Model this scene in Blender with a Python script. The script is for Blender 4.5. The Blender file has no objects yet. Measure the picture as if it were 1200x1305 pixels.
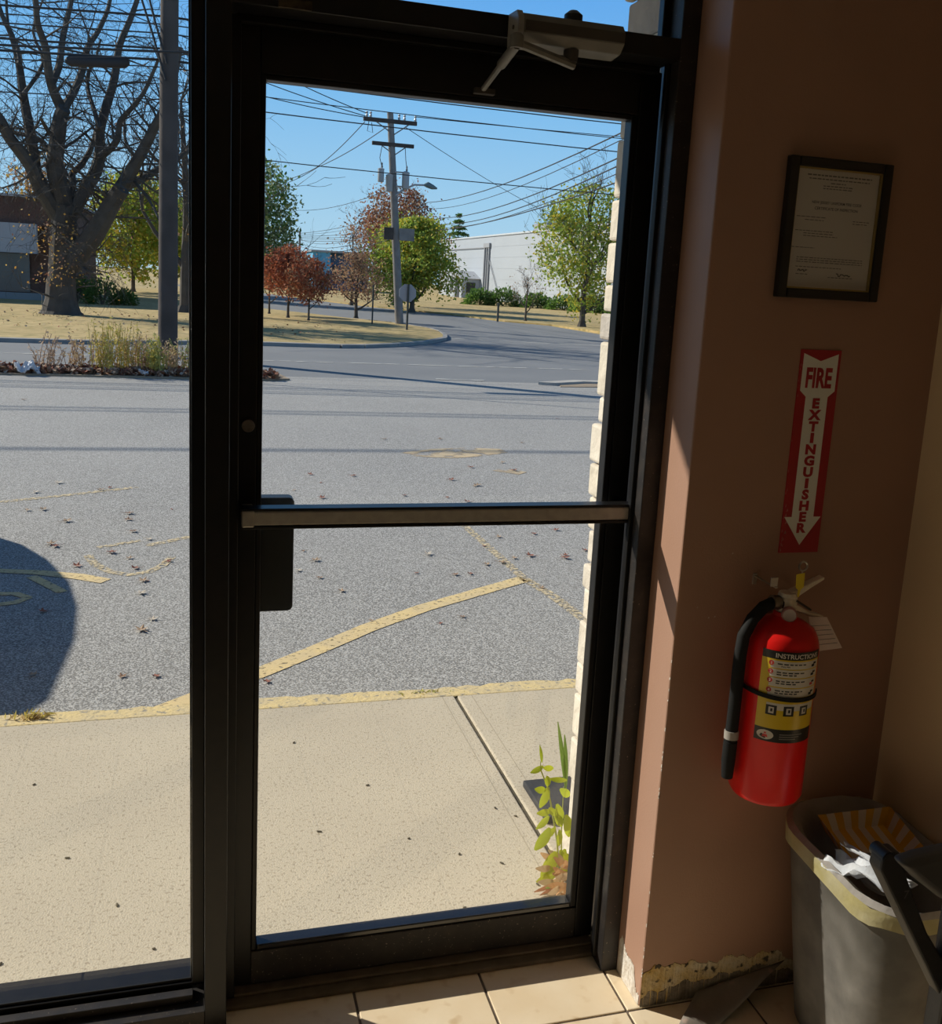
import bpy, bmesh, math, random
import numpy as np
from mathutils import Vector, Matrix, Euler
random.seed(7); np.random.seed(7)
sc = bpy.context.scene
COL = sc.collection

# ------------------------------------------------------------------ camera
F_PX, CX, CY = 1253.75, 623.7, 599.9
cd = bpy.data.cameras.new('camera'); cam = bpy.data.objects.new('camera', cd); COL.objects.link(cam)
cd.sensor_fit = 'VERTICAL'; cd.sensor_height = 36.0; cd.lens = 36.0 * F_PX / 1305.0
cd.shift_x = -(CX - 600.0) / 1305.0
cd.shift_y = (CY - 652.5) / 1305.0
M = ((0.958123769, -0.281003518, 0.0550986967),
     (-0.000789707463, -0.195006557, -0.980801621),
     (0.286353313, 0.939685833, -0.187062327))
rx, dn, fw = (Vector(r) for r in M)
m3 = Matrix((rx, -dn, -fw)).transposed()
cam.matrix_world = Matrix.Translation((0, 0, 1.65)) @ m3.to_4x4()
cd.clip_start = 0.05; cd.clip_end = 600
sc.camera = cam

# ------------------------------------------------------------------ light
SUN_D = Vector((0.159, -0.121, -0.124)).normalized()
world = bpy.data.worlds.new('world'); sc.world = world; world.use_nodes = True
wn = world.node_tree.nodes; wl = world.node_tree.links
bg = wn['Background']
gt = wn.new('ShaderNodeTexCoord'); sx_ = wn.new('ShaderNodeSeparateXYZ'); cr = wn.new('ShaderNodeValToRGB')     # clear blue autumn sky, paler towards the horizon all round
wl.new(gt.outputs['Generated'], sx_.inputs[0]); wl.new(sx_.outputs['Z'], cr.inputs[0]); wl.new(cr.outputs[0], bg.inputs['Color'])
el = cr.color_ramp.elements; el[0].position = 0.0; el[0].color = (.50, .72, .88, 1); el[1].position = 1.0; el[1].color = (.055, .105, .22, 1)
for p_, c_ in ((.07, (.38, .65, .90)), (.17, (.22, .53, .92)), (.28, (.12, .40, .90)), (.5, (.08, .20, .44))):
    e_ = el.new(p_); e_.color = (*c_, 1)
bg.inputs['Strength'].default_value = 1.08
sl = bpy.data.lights.new('sun', 'SUN'); sl.energy = 6.2; sl.angle = math.radians(0.53); sl.color = (1.0, 0.93, 0.82)
so = bpy.data.objects.new('sun', sl); COL.objects.link(so)
so.rotation_euler = SUN_D.to_track_quat('-Z', 'Y').to_euler(); so.location = (-20, 16, 16)
vs = sc.view_settings
vs.view_transform = 'Standard'; vs.look = 'None'; vs.gamma = 1.0; vs.use_curve_mapping = False
vs.exposure = 0.0

# ------------------------------------------------------------------ materials
def lin(c):
    return tuple((x / 255 / 12.92 if x / 255 <= 0.04045 else ((x / 255 + 0.055) / 1.055) ** 2.4) for x in c)
MATS = {}
def mat(name, c, rough=0.7, c2=None, ns=8.0, bump=0.0, bs=40.0, metal=0.0, spec=0.5, detail=4.0, lo=0.35, hi=0.65, c3=None, ns3=60., lo3=.55, hi3=.65, coat=0.0, transl=0.0, alpha=None, world=False):
    """colours are linear albedo; c2 blends by noise, c3 adds a second finer speckle"""
    if name in MATS: return MATS[name]
    m = bpy.data.materials.new(name); m.use_nodes = True
    nt = m.node_tree; n = nt.nodes; l = nt.links; b = n['Principled BSDF']
    b.inputs['Base Color'].default_value = (*c, 1); b.inputs['Roughness'].default_value = rough
    b.inputs['Metallic'].default_value = metal; b.inputs['Specular IOR Level'].default_value = spec
    b.inputs['Coat Weight'].default_value = coat
    tc = n.new('ShaderNodeTexCoord'); co = tc.outputs['Object']
    if world:
        g = n.new('ShaderNodeNewGeometry'); co = g.outputs['Position']
    def noise(scale, d=4.0):
        t = n.new('ShaderNodeTexNoise'); t.inputs['Scale'].default_value = scale; t.inputs['Detail'].default_value = d
        l.new(co, t.inputs['Vector']); return t
    def ramp(src, a, z):
        r = n.new('ShaderNodeMapRange'); r.inputs[1].default_value = a; r.inputs[2].default_value = z
        l.new(src, r.inputs[0]); return r.outputs[0]
    col = None
    if c2 is not None:
        t = noise(ns, detail); mx = n.new('ShaderNodeMix'); mx.data_type = 'RGBA'
        l.new(ramp(t.outputs[0], lo, hi), mx.inputs['Factor'])
        mx.inputs['A'].default_value = (*c, 1); mx.inputs['B'].default_value = (*c2, 1); col = mx.outputs['Result']
    if c3 is not None:
        t = noise(ns3, 2.0); mx = n.new('ShaderNodeMix'); mx.data_type = 'RGBA'
        l.new(ramp(t.outputs[0], lo3, hi3), mx.inputs['Factor'])
        if col is None: mx.inputs['A'].default_value = (*c, 1)
        else: l.new(col, mx.inputs['A'])
        mx.inputs['B'].default_value = (*c3, 1); col = mx.outputs['Result']
    if col is not None: l.new(col, b.inputs['Base Color'])
    if bump:
        t = noise(bs, 3.0); bp = n.new('ShaderNodeBump'); bp.inputs['Strength'].default_value = bump; bp.inputs['Distance'].default_value = 0.01
        l.new(t.outputs[0], bp.inputs['Height']); l.new(bp.outputs[0], b.inputs['Normal'])
    if transl:
        tr = n.new('ShaderNodeBsdfTranslucent'); ms = n.new('ShaderNodeMixShader'); ms.inputs[0].default_value = transl
        if col is not None: l.new(col, tr.inputs['Color'])
        else: tr.inputs['Color'].default_value = (*c, 1)
        l.new(b.outputs[0], ms.inputs[1]); l.new(tr.outputs[0], ms.inputs[2]); l.new(ms.outputs[0], n['Material Output'].inputs[0])
    if alpha is not None:            # worn paint: noise holes (scale, lo, hi)
        t = noise(alpha[0], 6.0); l.new(ramp(t.outputs[0], alpha[1], alpha[2]), b.inputs['Alpha'])
    MATS[name] = m; return m

def glass_mat(name, tint, refl):
    m = bpy.data.materials.new(name); m.use_nodes = True; nt = m.node_tree; n = nt.nodes; l = nt.links
    n.remove(n['Principled BSDF'])
    tr = n.new('ShaderNodeBsdfTransparent'); tr.inputs[0].default_value = (*tint, 1)
    gl = n.new('ShaderNodeBsdfGlossy'); gl.inputs['Roughness'].default_value = 0.02
    fr = n.new('ShaderNodeFresnel'); ge = n.new('ShaderNodeNewGeometry'); mr = n.new('ShaderNodeMapRange')
    mr.inputs[3].default_value = 1.45; mr.inputs[4].default_value = 1 / 1.45      # thin pane: same reflectance from both sides
    l.new(ge.outputs['Backfacing'], mr.inputs[0]); l.new(mr.outputs[0], fr.inputs[0])
    mu = n.new('ShaderNodeMath'); mu.operation = 'MULTIPLY'; mu.inputs[1].default_value = refl
    mx = n.new('ShaderNodeMixShader')
    l.new(fr.outputs[0], mu.inputs[0]); l.new(mu.outputs[0], mx.inputs[0]); l.new(tr.outputs[0], mx.inputs[1]); l.new(gl.outputs[0], mx.inputs[2])
    l.new(mx.outputs[0], n['Material Output'].inputs[0]); return m

BRONZE = mat('bronze_aluminium', (0.0065, 0.006, 0.0065), 0.38, (0.010, 0.009, 0.0085), 30, spec=0.35)
BRONZE_D = mat('bronze_aluminium_dusty', (0.014, 0.011, 0.010), 0.5, (0.034, 0.025, 0.019), 26, lo=.45, hi=.75, c3=(.22, .18, .14), ns3=160, lo3=.68, hi3=.74)
GASKET = mat('rubber_gasket', (0.008, 0.008, 0.009), 0.6)
GLASS = glass_mat('pane_glass', (0.955, 0.965, 0.955), 1.0)
PICGLASS = glass_mat('picture_glass', (0.93, 0.93, 0.93), 0.8)
BROWN = mat('brown_wall_paint', (0.41, 0.242, 0.172), 0.42, (0.385, 0.226, 0.160), 5, bump=0.05, bs=220, spec=.3)
TAN = mat('tan_wall_paint', (0.74, 0.56, 0.35), 0.7, (0.70, 0.53, 0.33), 4, bump=0.05, bs=180)
PLASTER = mat('white_plaster', (0.74, 0.70, 0.64), 0.9, (0.55, 0.48, 0.40), 40, bump=.4, bs=120)
OLDPAINT = mat('peeled_yellow_layer', (0.52, 0.34, 0.09), 0.85, (0.60, 0.52, 0.38), 16, bump=.5, bs=90, c3=(0.06, 0.045, 0.03), ns3=45, lo3=.62, hi3=.7)
OLDPAINT2 = mat('peeled_grey_layer', (0.30, 0.25, 0.19), 0.9, (0.14, 0.11, 0.08), 35, bump=.5, bs=90)
TILE = mat('floor_tile', (0.80, 0.64, 0.43), 0.42, (0.86, 0.72, 0.52), 7, c3=(0.68, 0.51, 0.31), ns3=20, lo3=.58, hi3=.75, bump=.04, bs=60, world=True)
GROUT = mat('grout', (0.12, 0.09, 0.065), 0.95, (0.17, 0.13, 0.1), 40)
CEIL = mat('ceiling_paint', (0.55, 0.52, 0.47), 0.9)
WALLD = mat('dining_wall', (0.50, 0.40, 0.28), 0.8)

# ------------------------------------------------------------------ mesh helpers
ORG = {}
class MB:
    def __init__(s): s.v = []; s.f = []; s.m = []; s.mi = 0
    def add(s, vs, fs):
        o = len(s.v); s.v += [tuple(v) for v in vs]; s.f += [tuple(i + o for i in f) for f in fs]; s.m += [s.mi] * len(fs); return s
    def box(s, x0, x1, y0, y1, z0, z1):
        return s.add([(x0, y0, z0), (x1, y0, z0), (x1, y1, z0), (x0, y1, z0), (x0, y0, z1), (x1, y0, z1), (x1, y1, z1), (x0, y1, z1)],
                     [(3, 2, 1, 0), (4, 5, 6, 7), (0, 1, 5, 4), (1, 2, 6, 5), (2, 3, 7, 6), (3, 0, 4, 7)])
    def tube(s, pts, rad, n=8, cap=True):
        pts = [Vector(p) for p in pts]
        if not hasattr(rad, '__len__'): rad = [rad] * len(pts)
        up = None; vs = []
        for i, p in enumerate(pts):
            t = (pts[min(i + 1, len(pts) - 1)] - pts[max(i - 1, 0)])
            if t.length < 1e-9: t = Vector((0, 0, 1))
            t.normalize()
            if up is None: up = Vector((1, 0, 0)) if abs(t.x) < 0.8 else Vector((0, 1, 0))
            a = (up - t * up.dot(t)); a.normalize(); b = t.cross(a); up = a
            for k in range(n):
                th = 2 * math.pi * k / n; vs.append(p + (a * math.cos(th) + b * math.sin(th)) * rad[i])
        fs = []
        for i in range(len(pts) - 1):
            for k in range(n):
                k2 = (k + 1) % n; fs.append((i * n + k, i * n + k2, (i + 1) * n + k2, (i + 1) * n + k))
        if cap: fs.append(tuple(range(n - 1, -1, -1))); fs.append(tuple((len(pts) - 1) * n + k for k in range(n)))
        return s.add(vs, fs)
    def lathe(s, prof, c=(0, 0, 0), n=32, axis='Z'):
        vs = []; fs = []
        for r, z in prof:
            for k in range(n):
                th = 2 * math.pi * k / n; p = (r * math.cos(th), r * math.sin(th), z)
                if axis == 'Y': p = (p[0], p[2], p[1])
                if axis == 'X': p = (p[2], p[0], p[1])
                vs.append((p[0] + c[0], p[1] + c[1], p[2] + c[2]))
        for i in range(len(prof) - 1):
            for k in range(n):
                k2 = (k + 1) % n; fs.append((i * n + k, i * n + k2, (i + 1) * n + k2, (i + 1) * n + k))
        fs.append(tuple(range(n - 1, -1, -1))); fs.append(tuple((len(prof) - 1) * n + k for k in range(n)))
        return s.add(vs, fs)
    def prism(s, poly, a0, a1, axis='Y'):
        """poly of 2D points extruded along axis from a0 to a1"""
        def P(u, w, a): return {'Y': (u, a, w), 'X': (a, u, w), 'Z': (u, w, a)}[axis]
        n = len(poly); vs = [P(u, w, a0) for u, w in poly] + [P(u, w, a1) for u, w in poly]
        fs = [tuple(range(n)), tuple(range(2 * n - 1, n - 1, -1))] + [(i, i + n, (i + 1) % n + n, (i + 1) % n) for i in range(n)]
        return s.add(vs, fs)
    def build(s, name, mt, parent=None, smooth=False, bevel=0.0, segs=2, org=None, fix=True):
        if parent is not None: org = ORG[parent]
        if org is None:
            a = np.array(s.v); org = Vector(((a[:, 0].min() + a[:, 0].max()) / 2, (a[:, 1].min() + a[:, 1].max()) / 2, a[:, 2].min()))
        org = Vector(org)
        me = bpy.data.meshes.new(name)
        me.from_pydata([(v[0] - org.x, v[1] - org.y, v[2] - org.z) for v in s.v], [], s.f)
        mts = mt if isinstance(mt, (list, tuple)) else [mt]
        for x in mts: me.materials.append(x)
        if len(mts) > 1: me.polygons.foreach_set('material_index', s.m)
        if fix:
            bm = bmesh.new(); bm.from_mesh(me); bmesh.ops.recalc_face_normals(bm, faces=bm.faces); bm.to_mesh(me); bm.free()
        if smooth:
            me.polygons.foreach_set('use_smooth', [True] * len(me.polygons))
            try: me.set_sharp_from_angle(angle=math.radians(40))
            except Exception: pass
        o = bpy.data.objects.new(name, me); COL.objects.link(o)
        if parent is None: o.location = org
        else: o.parent = parent
        ORG[o] = org
        if bevel:
            bv = o.modifiers.new('bevel', 'BEVEL'); bv.width = bevel; bv.segments = segs; bv.limit_method = 'ANGLE'
        return o
def box(name, b, mt, parent=None, bevel=0.0, **k): return MB().box(*b).build(name, mt, parent, bevel=bevel, **k)
def empty(name, loc):
    o = bpy.data.objects.new(name, None); COL.objects.link(o); o.location = loc; o.empty_display_size = 0.1; ORG[o] = Vector(loc); return o
def tag(o, label, cat, group=None):
    o['label'] = label; o['category'] = cat
    if group: o['group'] = group
    return o
def struct(o, label=None):
    o['kind'] = 'structure'
    if label: o['label'] = label
    return o
def text_mesh(body, size, bold=0.0, space=1.0):
    """flat letter mesh in XY, centred on the origin: returns verts, faces"""
    cu = bpy.data.curves.new('t', 'FONT'); cu.body = body; cu.size = size; cu.align_x = 'CENTER'; cu.align_y = 'CENTER'
    cu.offset = bold; cu.space_character = space; cu.resolution_u = 3
    o = bpy.data.objects.new('t', cu); COL.objects.link(o)
    dg = bpy.context.evaluated_depsgraph_get(); me = bpy.data.meshes.new_from_object(o.evaluated_get(dg))
    v = [tuple(x.co) for x in me.vertices]; f = [tuple(p.vertices) for p in me.polygons]
    bpy.data.objects.remove(o); bpy.data.curves.remove(cu); bpy.data.meshes.remove(me)
    a = np.array(v); c = (a.max(0) + a.min(0)) / 2
    return [(x[0] - c[0], x[1] - c[1]) for x in v], f

# ================================================================== ROOM SHELL
WT = 3.0     # wall height
floor = struct(box('floor', (-3.2, 1.576, -3.0, 2.11, -0.12, -0.003), GROUT, org=(0, 0, 0)), 'beige tiled floor inside the doorway')
tmesh = None
for ix in range(-5, 5):
    for iy in range(0, 8):
        x0 = 0.050 + 0.3048 * ix; y1 = 1.823 - 0.3048 * (iy - 1)
        a = [x0 + .003, min(x0 + .3018, 1.575), y1 - .3018, min(y1 - .003, 2.022)]
        if a[0] > 1.57 or a[3] < -0.35: continue
        if iy == 0: a[2] = 1.826
        full = abs((a[1] - a[0]) - .2988) < 1e-4 and iy > 0
        if full:
            if tmesh is None:
                t = MB().box(0, .2988, 0, .2988, -.008, 0).build('tile', TILE, floor, bevel=.002); t.location = (a[0], a[2], 0); tmesh = t.data
            else:
                t = bpy.data.objects.new('tile', tmesh); COL.objects.link(t); t.parent = floor; t.location = (a[0], a[2], 0)
                bv = t.modifiers.new('bevel', 'BEVEL'); bv.width = .002; bv.segments = 2
        else:
            MB().box(*a, -.008, 0).build('tile', TILE, floor, bevel=.002)

pillar = struct(box('wall_front', (0.998, 1.70, 1.83, 2.11, 0.0, WT), BROWN, bevel=.004), 'brown painted wall section beside the door')
struct(box('wall_right', (1.576, 1.70, -3.0, 1.83, -0.1, WT), TAN), 'tan painted side wall')
struct(box('wall_back', (-3.2, 1.70, -3.15, -3.0, -0.1, WT), WALLD))
struct(box('wall_left', (-3.35, -3.2, -3.0, 2.11, -0.1, WT), WALLD))
struct(box('ceiling', (-3.35, 1.70, -3.15, 2.11, 2.85, 3.0), CEIL))
# ragged base where the paint has peeled off (geometry, proud of the wall by 1-2 mm)
def ragged(name, mt, pts, thick, face, amp, n=90, seed=1):
    """pts: (u, ztop) outline; fills from z=0 up to the ragged top"""
    rnd = random.Random(seed); us = [p[0] for p in pts]; zs = [p[1] for p in pts]
    mb = MB(); prev = None
    for i in range(n + 1):
        u = us[0] + (us[-1] - us[0]) * i / n; z = float(np.interp(u, us, zs)) + amp * (.7 * math.sin(u * 61 + seed) + .6 * math.sin(u * 137 + 2 * seed) + rnd.uniform(-.45, .45)); z = max(z, .004)
        d = thick * rnd.uniform(.5, 1)
        if face == 'Y': q = [(u, 1.83 - d, 0.001), (u, 1.83 - d * .8, z), (u, 1.8305, z + .001), (u, 1.8305, 0.001)]
        else: q = [(.998 - d, u, 0.001), (.998 - d * .8, u, z), (.9985, u, z + .001), (.9985, u, 0.001)]
        if prev is not None:
            mb.add(prev + q, [(0, 4, 5, 1), (1, 5, 6, 2)])
        prev = q
    return mb.build(name, mt, pillar)
ragged('peeled_paint', OLDPAINT, [(.998, .085), (1.03, .098), (1.07, .104), (1.13, .092), (1.2, .094), (1.3, .092), (1.37, .088), (1.44, .03)], .0025, 'Y', .007, 120, 2)
ragged('scuffed_base', OLDPAINT2, [(.998, .02), (1.03, .035), (1.1, .045), (1.2, .05), (1.32, .06), (1.44, .02)], .004, 'Y', .006, 120, 3)
ragged('bare_plaster', PLASTER, [(1.835, .02), (1.85, .03), (1.87, .075), (1.90, .08), (1.92, .07), (1.945, .11), (1.957, .09)], .002, 'X', .008, 60, 4)
pk = MB()
for k in range(26):
    z = random.uniform(.1, 1.0) ** 1.3; w = random.uniform(.001, .003)
    pk.box(.9970, .9985, 1.8285, 1.8285 + w, z, z + random.uniform(.002, .008))
pk.build('chipped_edge', PLASTER, pillar)['kind'] = 'stuff'

# unseen glowing fill panels, added under the ceiling to lift the dark interior
FILL_EMIT = bpy.data.materials.new('fill_glow'); FILL_EMIT.use_nodes = True; _n = FILL_EMIT.node_tree.nodes['Principled BSDF']
_n.inputs['Base Color'].default_value = (.8, .75, .65, 1); _n.inputs['Emission Color'].default_value = (1, .84, .60, 1); _n.inputs['Emission Strength'].default_value = .3
for x, lb in ((-2.3, 'unseen square fill panel added over the left side of the room'), (-.9, 'unseen square fill panel added over the middle of the room')):
    cl = tag(empty('fill_panel', (x, .2, 2.85)), lb, 'fill light')
    for b in ((x - .36, x + .36, -.16, -.12), (x - .36, x + .36, .52, .56), (x - .36, x - .32, -.12, .52), (x + .32, x + .36, -.12, .52)): MB().box(*b, 2.815, 2.85).build('frame_bar', CEIL, cl)
    MB().box(x - .32, x + .32, -.12, .52, 2.828, 2.835).build('fill_face', FILL_EMIT, cl)

# ------------------------------------------------------------------ storefront frame
def trim(name, boxes, label, bev=.002, mt=BRONZE):
    root = struct(empty(name, (boxes[0][1][0], boxes[0][1][2], boxes[0][1][4])), label)
    for nm, b, *r in boxes: MB().box(*b).build(nm, r[0] if r else mt, root, bevel=bev)
    return root
trim('trim_1', [('mullion_post', (.018, .064, 1.96, 2.11, 0, WT)), ('door_stop', (.064, .084, 2.035, 2.064, .02, 2.12)),
                ('glazing_bead', (-.008, .018, 2.02, 2.032, .085, 2.84)), ('glazing_pocket', (-.012, .018, 2.048, 2.09, .06, 2.84))], 'dark bronze mullion between door and shop window')
trim('trim_2', [('header_bar', (.064, .957, 1.96, 2.11, 2.122, 2.164)), ('transom_bead', (.064, .957, 2.02, 2.045, 2.164, 2.176)), ('door_stop', (.074, .95, 2.035, 2.06, 2.108, 2.122))], 'dark bronze header bar above the door')
trim('trim_3', [('jamb_face', (.956, .9978, 1.96, 2.03, 0, 2.85), BRONZE_D), ('jamb_back', (.984, .9978, 2.03, 2.11, 0, 2.85)), ('weather_strip', (.9735, .984, 2.040, 2.060, .02, 2.12), GASKET),
                ('door_stop', (.947, .957, 1.995, 2.012, .02, 2.122)), ('transom_bead', (.94, .957, 2.02, 2.045, 2.164, 2.84))], 'dark bronze right door jamb against the brown wall', .0025)
trim('trim_4', [('threshold_plate', (.064, .984, 2.018, 2.12, 0, .012), mat('dusty_threshold', (.11, .085, .055), .7, (.15, .115, .075), 30)), ('threshold_ridge', (.066, .982, 2.045, 2.115, .012, .02), MATS['dusty_threshold'])], 'dark metal threshold under the door', .003, BRONZE_D)
trim('trim_5', [('top_bar', (-3.2, .9978, 1.96, 2.11, 2.80, 2.86))], 'dark bronze top bar of the storefront')
# left window
win = struct(empty('window_1', (-1.4, 2.04, 0)), 'large fixed shop window left of the door')
for nm, b, mt in [('sill_bar', (-3.2, .018, 1.96, 2.11, 0.0, .058), BRONZE_D), ('sill_bead', (-3.2, -.006, 1.995, 2.018, .058, .076), BRONZE_D), ('sill_bead', (-3.2, -.008, 2.026, 2.034, .058, .084), BRONZE), ('gasket', (-3.2, -.008, 2.034, 2.037, .06, .09), GASKET),
                  ('outer_sill', (-3.2, .018, 2.05, 2.13, .058, .070), BRONZE), ('window_post', (-1.52, -1.474, 1.96, 2.11, .058, 2.80), BRONZE)]:
    MB().box(*b).build(nm, mt, win, bevel=.0015)
MB().box(-1.474, .006, 2.039, 2.045, .06, 2.80).build('pane', GLASS, win)
MB().box(-3.2, -1.52, 2.039, 2.045, .06, 2.80).build('pane', GLASS, win)
win2 = struct(empty('window_2', (.5, 2.04, 2.164)), 'transom window above the door')
MB().box(.064, .957, 2.047, 2.053, 2.164, 2.80).build('pane', GLASS, win2)
# door leaf
door = struct(empty('door_1', (.525, 2.09, .02)), 'glass entrance door in a dark bronze frame')
D0, D1 = 2.068, 2.112
MB().box(.077, .1215, D0, D1, .024, 2.118).build('left_stile', BRONZE, door, bevel=.002)
MB().box(.924, .971, D0, D1, .024, 2.118).build('right_stile', BRONZE, door, bevel=.002)
MB().box(.1215, .924, D0, D1, .024, .108).build('bottom_rail', BRONZE_D, door, bevel=.002)
MB().box(.1215, .924, D0, D1, 2.026, 2.118).build('top_rail', BRONZE, door, bevel=.002)
BEAD = mat('smooth_bronze_bead', (.014, .013, .013), .16, spec=.9)
MB().box(.133, .909, D0 + .004, D1 - .004, .108, .121).build('glazing_bead', BEAD, door, bevel=.0025)
for b in [(.1215, .133, D0 + .004, D1 - .004, .108, 2.026), (.909, .924, D0 + .004, D1 - .004, .108, 2.026), (.133, .909, D0 + .004, D1 - .004, 2.015, 2.026)]:
    MB().box(*b).build('glazing_bead', BRONZE, door, bevel=.0025)
MB().box(.128, .915, 2.087, 2.093, .112, 2.022).build('pane', GLASS, door)
SATIN = mat('satin_aluminium', (0.42, 0.39, 0.34), 0.35, (0.36, 0.33, 0.29), 60, metal=0.3)
CHROME = mat('worn_chrome', (0.62, 0.58, 0.52), 0.28, (0.45, 0.41, 0.36), 50, metal=1.0)
BLACKP = mat('black_plastic', (0.012, 0.013, 0.014), 0.45)
pb = MB().box(.094, .962, 2.004, 2.036, 1.135, 1.166).build('push_bar', SATIN, door, bevel=.004)
MB().box(.090, .965, 2.002, 2.040, 1.129, 1.135).build('bar_channel', BRONZE, pb, bevel=.001)
MB().box(.090, .965, 2.004, 2.040, 1.166, 1.172).build('bar_channel', BRONZE, pb, bevel=.001)
MB().box(.090, .115, 2.001, 2.068, 1.133, 1.168).build('end_cap', SATIN, pb, bevel=.003)
MB().box(.928, .962, 2.03, 2.068, 1.133, 1.168).build('end_mount', BRONZE, pb, bevel=.003)
lk = MB().lathe([(.0, -.006), (.0125, -.006), (.0135, -.003), (.0135, .004)], (.104, 2.066, 1.334), 28, 'Y').build('lock_cylinder', mat('lock_metal', (.24, .21, .18), .42, (.17, .15, .13), 90, metal=.9), door, smooth=True)
# exterior pull plate seen through the glass
def rrect(x0, x1, z0, z1, r, n=5):
    out = []
    for cx, cz, a0 in ((x1 - r, z1 - r, 0), (x0 + r, z1 - r, 90), (x0 + r, z0 + r, 180), (x1 - r, z0 + r, 270)):
        for k in range(n + 1):
            a = math.radians(a0 + 90 * k / n); out.append((cx + r * math.cos(a), cz + r * math.sin(a)))
    return out
MB().prism(rrect(.10, .206, .913, 1.170, .012), 2.114, 2.150, 'Y').build('pull_plate', BLACKP, door, bevel=.002)
# small hinge/pivot block in the upper left corner of the frame
hg = MB().box(.145, .205, 1.948, 1.96, 2.046 + .075, 2.062 + .075).box(.150, .200, 1.945, 1.96, 2.066 + .075, 2.078 + .075)
hg = hg.build('latch_keeper', mat('dull_brass', (.09, .07, .04), .5, (.04, .03, .02), 60, metal=.7), None, bevel=.001)
tag(hg, 'small dull brass keeper plates on the header near the left corner', 'latch')

# ------------------------------------------------------------------ door closer
GREYP = mat('closer_enamel', (0.21, 0.20, 0.175), 0.42, (0.16, 0.15, 0.13), 20)
GREYD = mat('closer_cover_dark', (0.05, 0.045, 0.04), 0.5, (0.07, 0.06, 0.05), 20)
clo = tag(empty('door_closer', (.70, 1.96, 2.10)), 'grey surface door closer with folding arm above the glass door', 'door closer')
def hexbody(x0, x1):
    prof = [(1.960, 2.162), (1.908, 2.158), (1.896, 2.144), (1.896, 2.122), (1.914, 2.106), (1.960, 2.102)]
    return MB().prism(prof, x0, x1, 'X')
hexbody(.590, .805).build('body', GREYP, clo, bevel=.002)
MB().prism([(1.958, 2.164), (1.904, 2.161), (1.890, 2.146), (1.890, 2.120), (1.910, 2.102), (1.958, 2.10)], .583, .595, 'X').build('end_cap', mat('closer_cap', (.36, .34, .30), .4), clo, bevel=.002)
MB().box(.60, .803, 1.8945, 1.897, 2.124, 2.143).build('cover_strip', GREYD, clo)
MB().lathe([(.004, -.0012), (.004, .002)], (.582, 1.918, 2.132), 12, 'X').build('adjuster_screw', GREYD, clo)
MB().lathe([(.018, 0), (.018, .012), (.008, .020)], (.705, 1.925, 2.158), 16).build('pinion_cap', BLACKP, clo, smooth=True)
MB().lathe([(.013, -.022), (.015, -.010), (.015, 0)], (.705, 1.925, 2.106), 16).build('pinion', GREYD, clo, smooth=True)
MB().tube([(.712, 1.925, 2.078), (.585, 1.88, 2.095)], [.0085, .0085], 8).build('main_arm', GREYP, clo)
MB().lathe([(.012, -.012), (.013, -.008), (.013, .010), (.009, .014)], (.578, 1.878, 2.098), 16).build('elbow', GREYP, clo, smooth=True)
MB().tube([(.578, 1.878, 2.092), (.571, 1.95, 2.068)], [.0095, .0095], 10).tube([(.571, 1.95, 2.068), (.566, 2.05, 2.040)], [.006, .006], 8).build('forearm', GREYP, clo, smooth=True)
MB().box(.548, .592, 2.05, 2.068, 2.030, 2.042).build('arm_shoe', GREYD, clo, bevel=.002)

# ------------------------------------------------------------------ certificate in frame
cert = tag(empty('framed_certificate', (1.275, 1.829, 1.66)), 'black framed white certificate hung high on the brown wall', 'picture frame')
FRB = mat('black_frame', (.010, .009, .008), .35); GOLD = mat('gold_fillet', (.42, .32, .13), .4, metal=.8)
PAPER = mat('certificate_paper', (.86, .82, .77), .8); INK = mat('grey_ink', (.09, .085, .085), .9); INKD = mat('dark_ink', (.03, .03, .03), .9)
X0, X1, Z0, Z1 = 1.150, 1.396, 1.655, 1.938
for b in [(X0, X0 + .022, Z0, Z1), (X1 - .022, X1, Z0, Z1), (X0 + .022, X1 - .022, Z0, Z0 + .020), (X0 + .022, X1 - .022, Z1 - .020, Z1)]:
    MB().box(b[0], b[1], 1.812, 1.830, b[2], b[3]).build('frame_side', FRB, cert, bevel=.003)
xi, xj, zi, zj = X0 + .022, X1 - .022, Z0 + .02, Z1 - .02
for b in [(xi, xi + .002, zi, zj), (xj - .003, xj, zi, zj), (xi, xj, zi, zi + .003), (xi, xj, zj - .003, zj)]:
    MB().box(b[0], b[1], 1.8165, 1.8235, b[2], b[3]).build('gold_fillet', GOLD, cert)
pap = MB().box(xi, xj, 1.8235, 1.8245, zi, zj).build('certificate_sheet', PAPER, cert)
def flat_text(body, size, cx, cz, y, mt, parent, name, bold=0, space=1.0, sx=1.0):
    v, f = text_mesh(body, size, bold, space)
    return MB().add([(cx + a * sx, y, cz + b) for a, b in v], f).build(name, mt, parent, fix=False)
yc = 1.8232; cxm = (xi + xj) / 2
flat_text('CERTIFICATE OF INSPECTION', .0078, cxm + .002, zj - .079, yc, INK, pap, 'print_line', .00012)
flat_text('NEW JERSEY UNIFORM FIRE CODE', .0078, cxm + .002, zj - .068, yc, INK, pap, 'print_line', .00012)
def squiggle(x0, x1, z, h, seed, mt=INK):
    r = random.Random(seed); mb = MB(); x = x0
    while x < x1:
        w = r.uniform(.004, .011); w = min(w, x1 - x); mb.add([(x, yc, z), (x + w, yc, z), (x + w, yc, z + h), (x, yc, z + h)], [(0, 1, 2, 3)]); x += w + .0022
    mb.build('print_line', mt, pap, fix=False)
LT = mat('pale_ink', (.24, .23, .22), .9)
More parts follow.
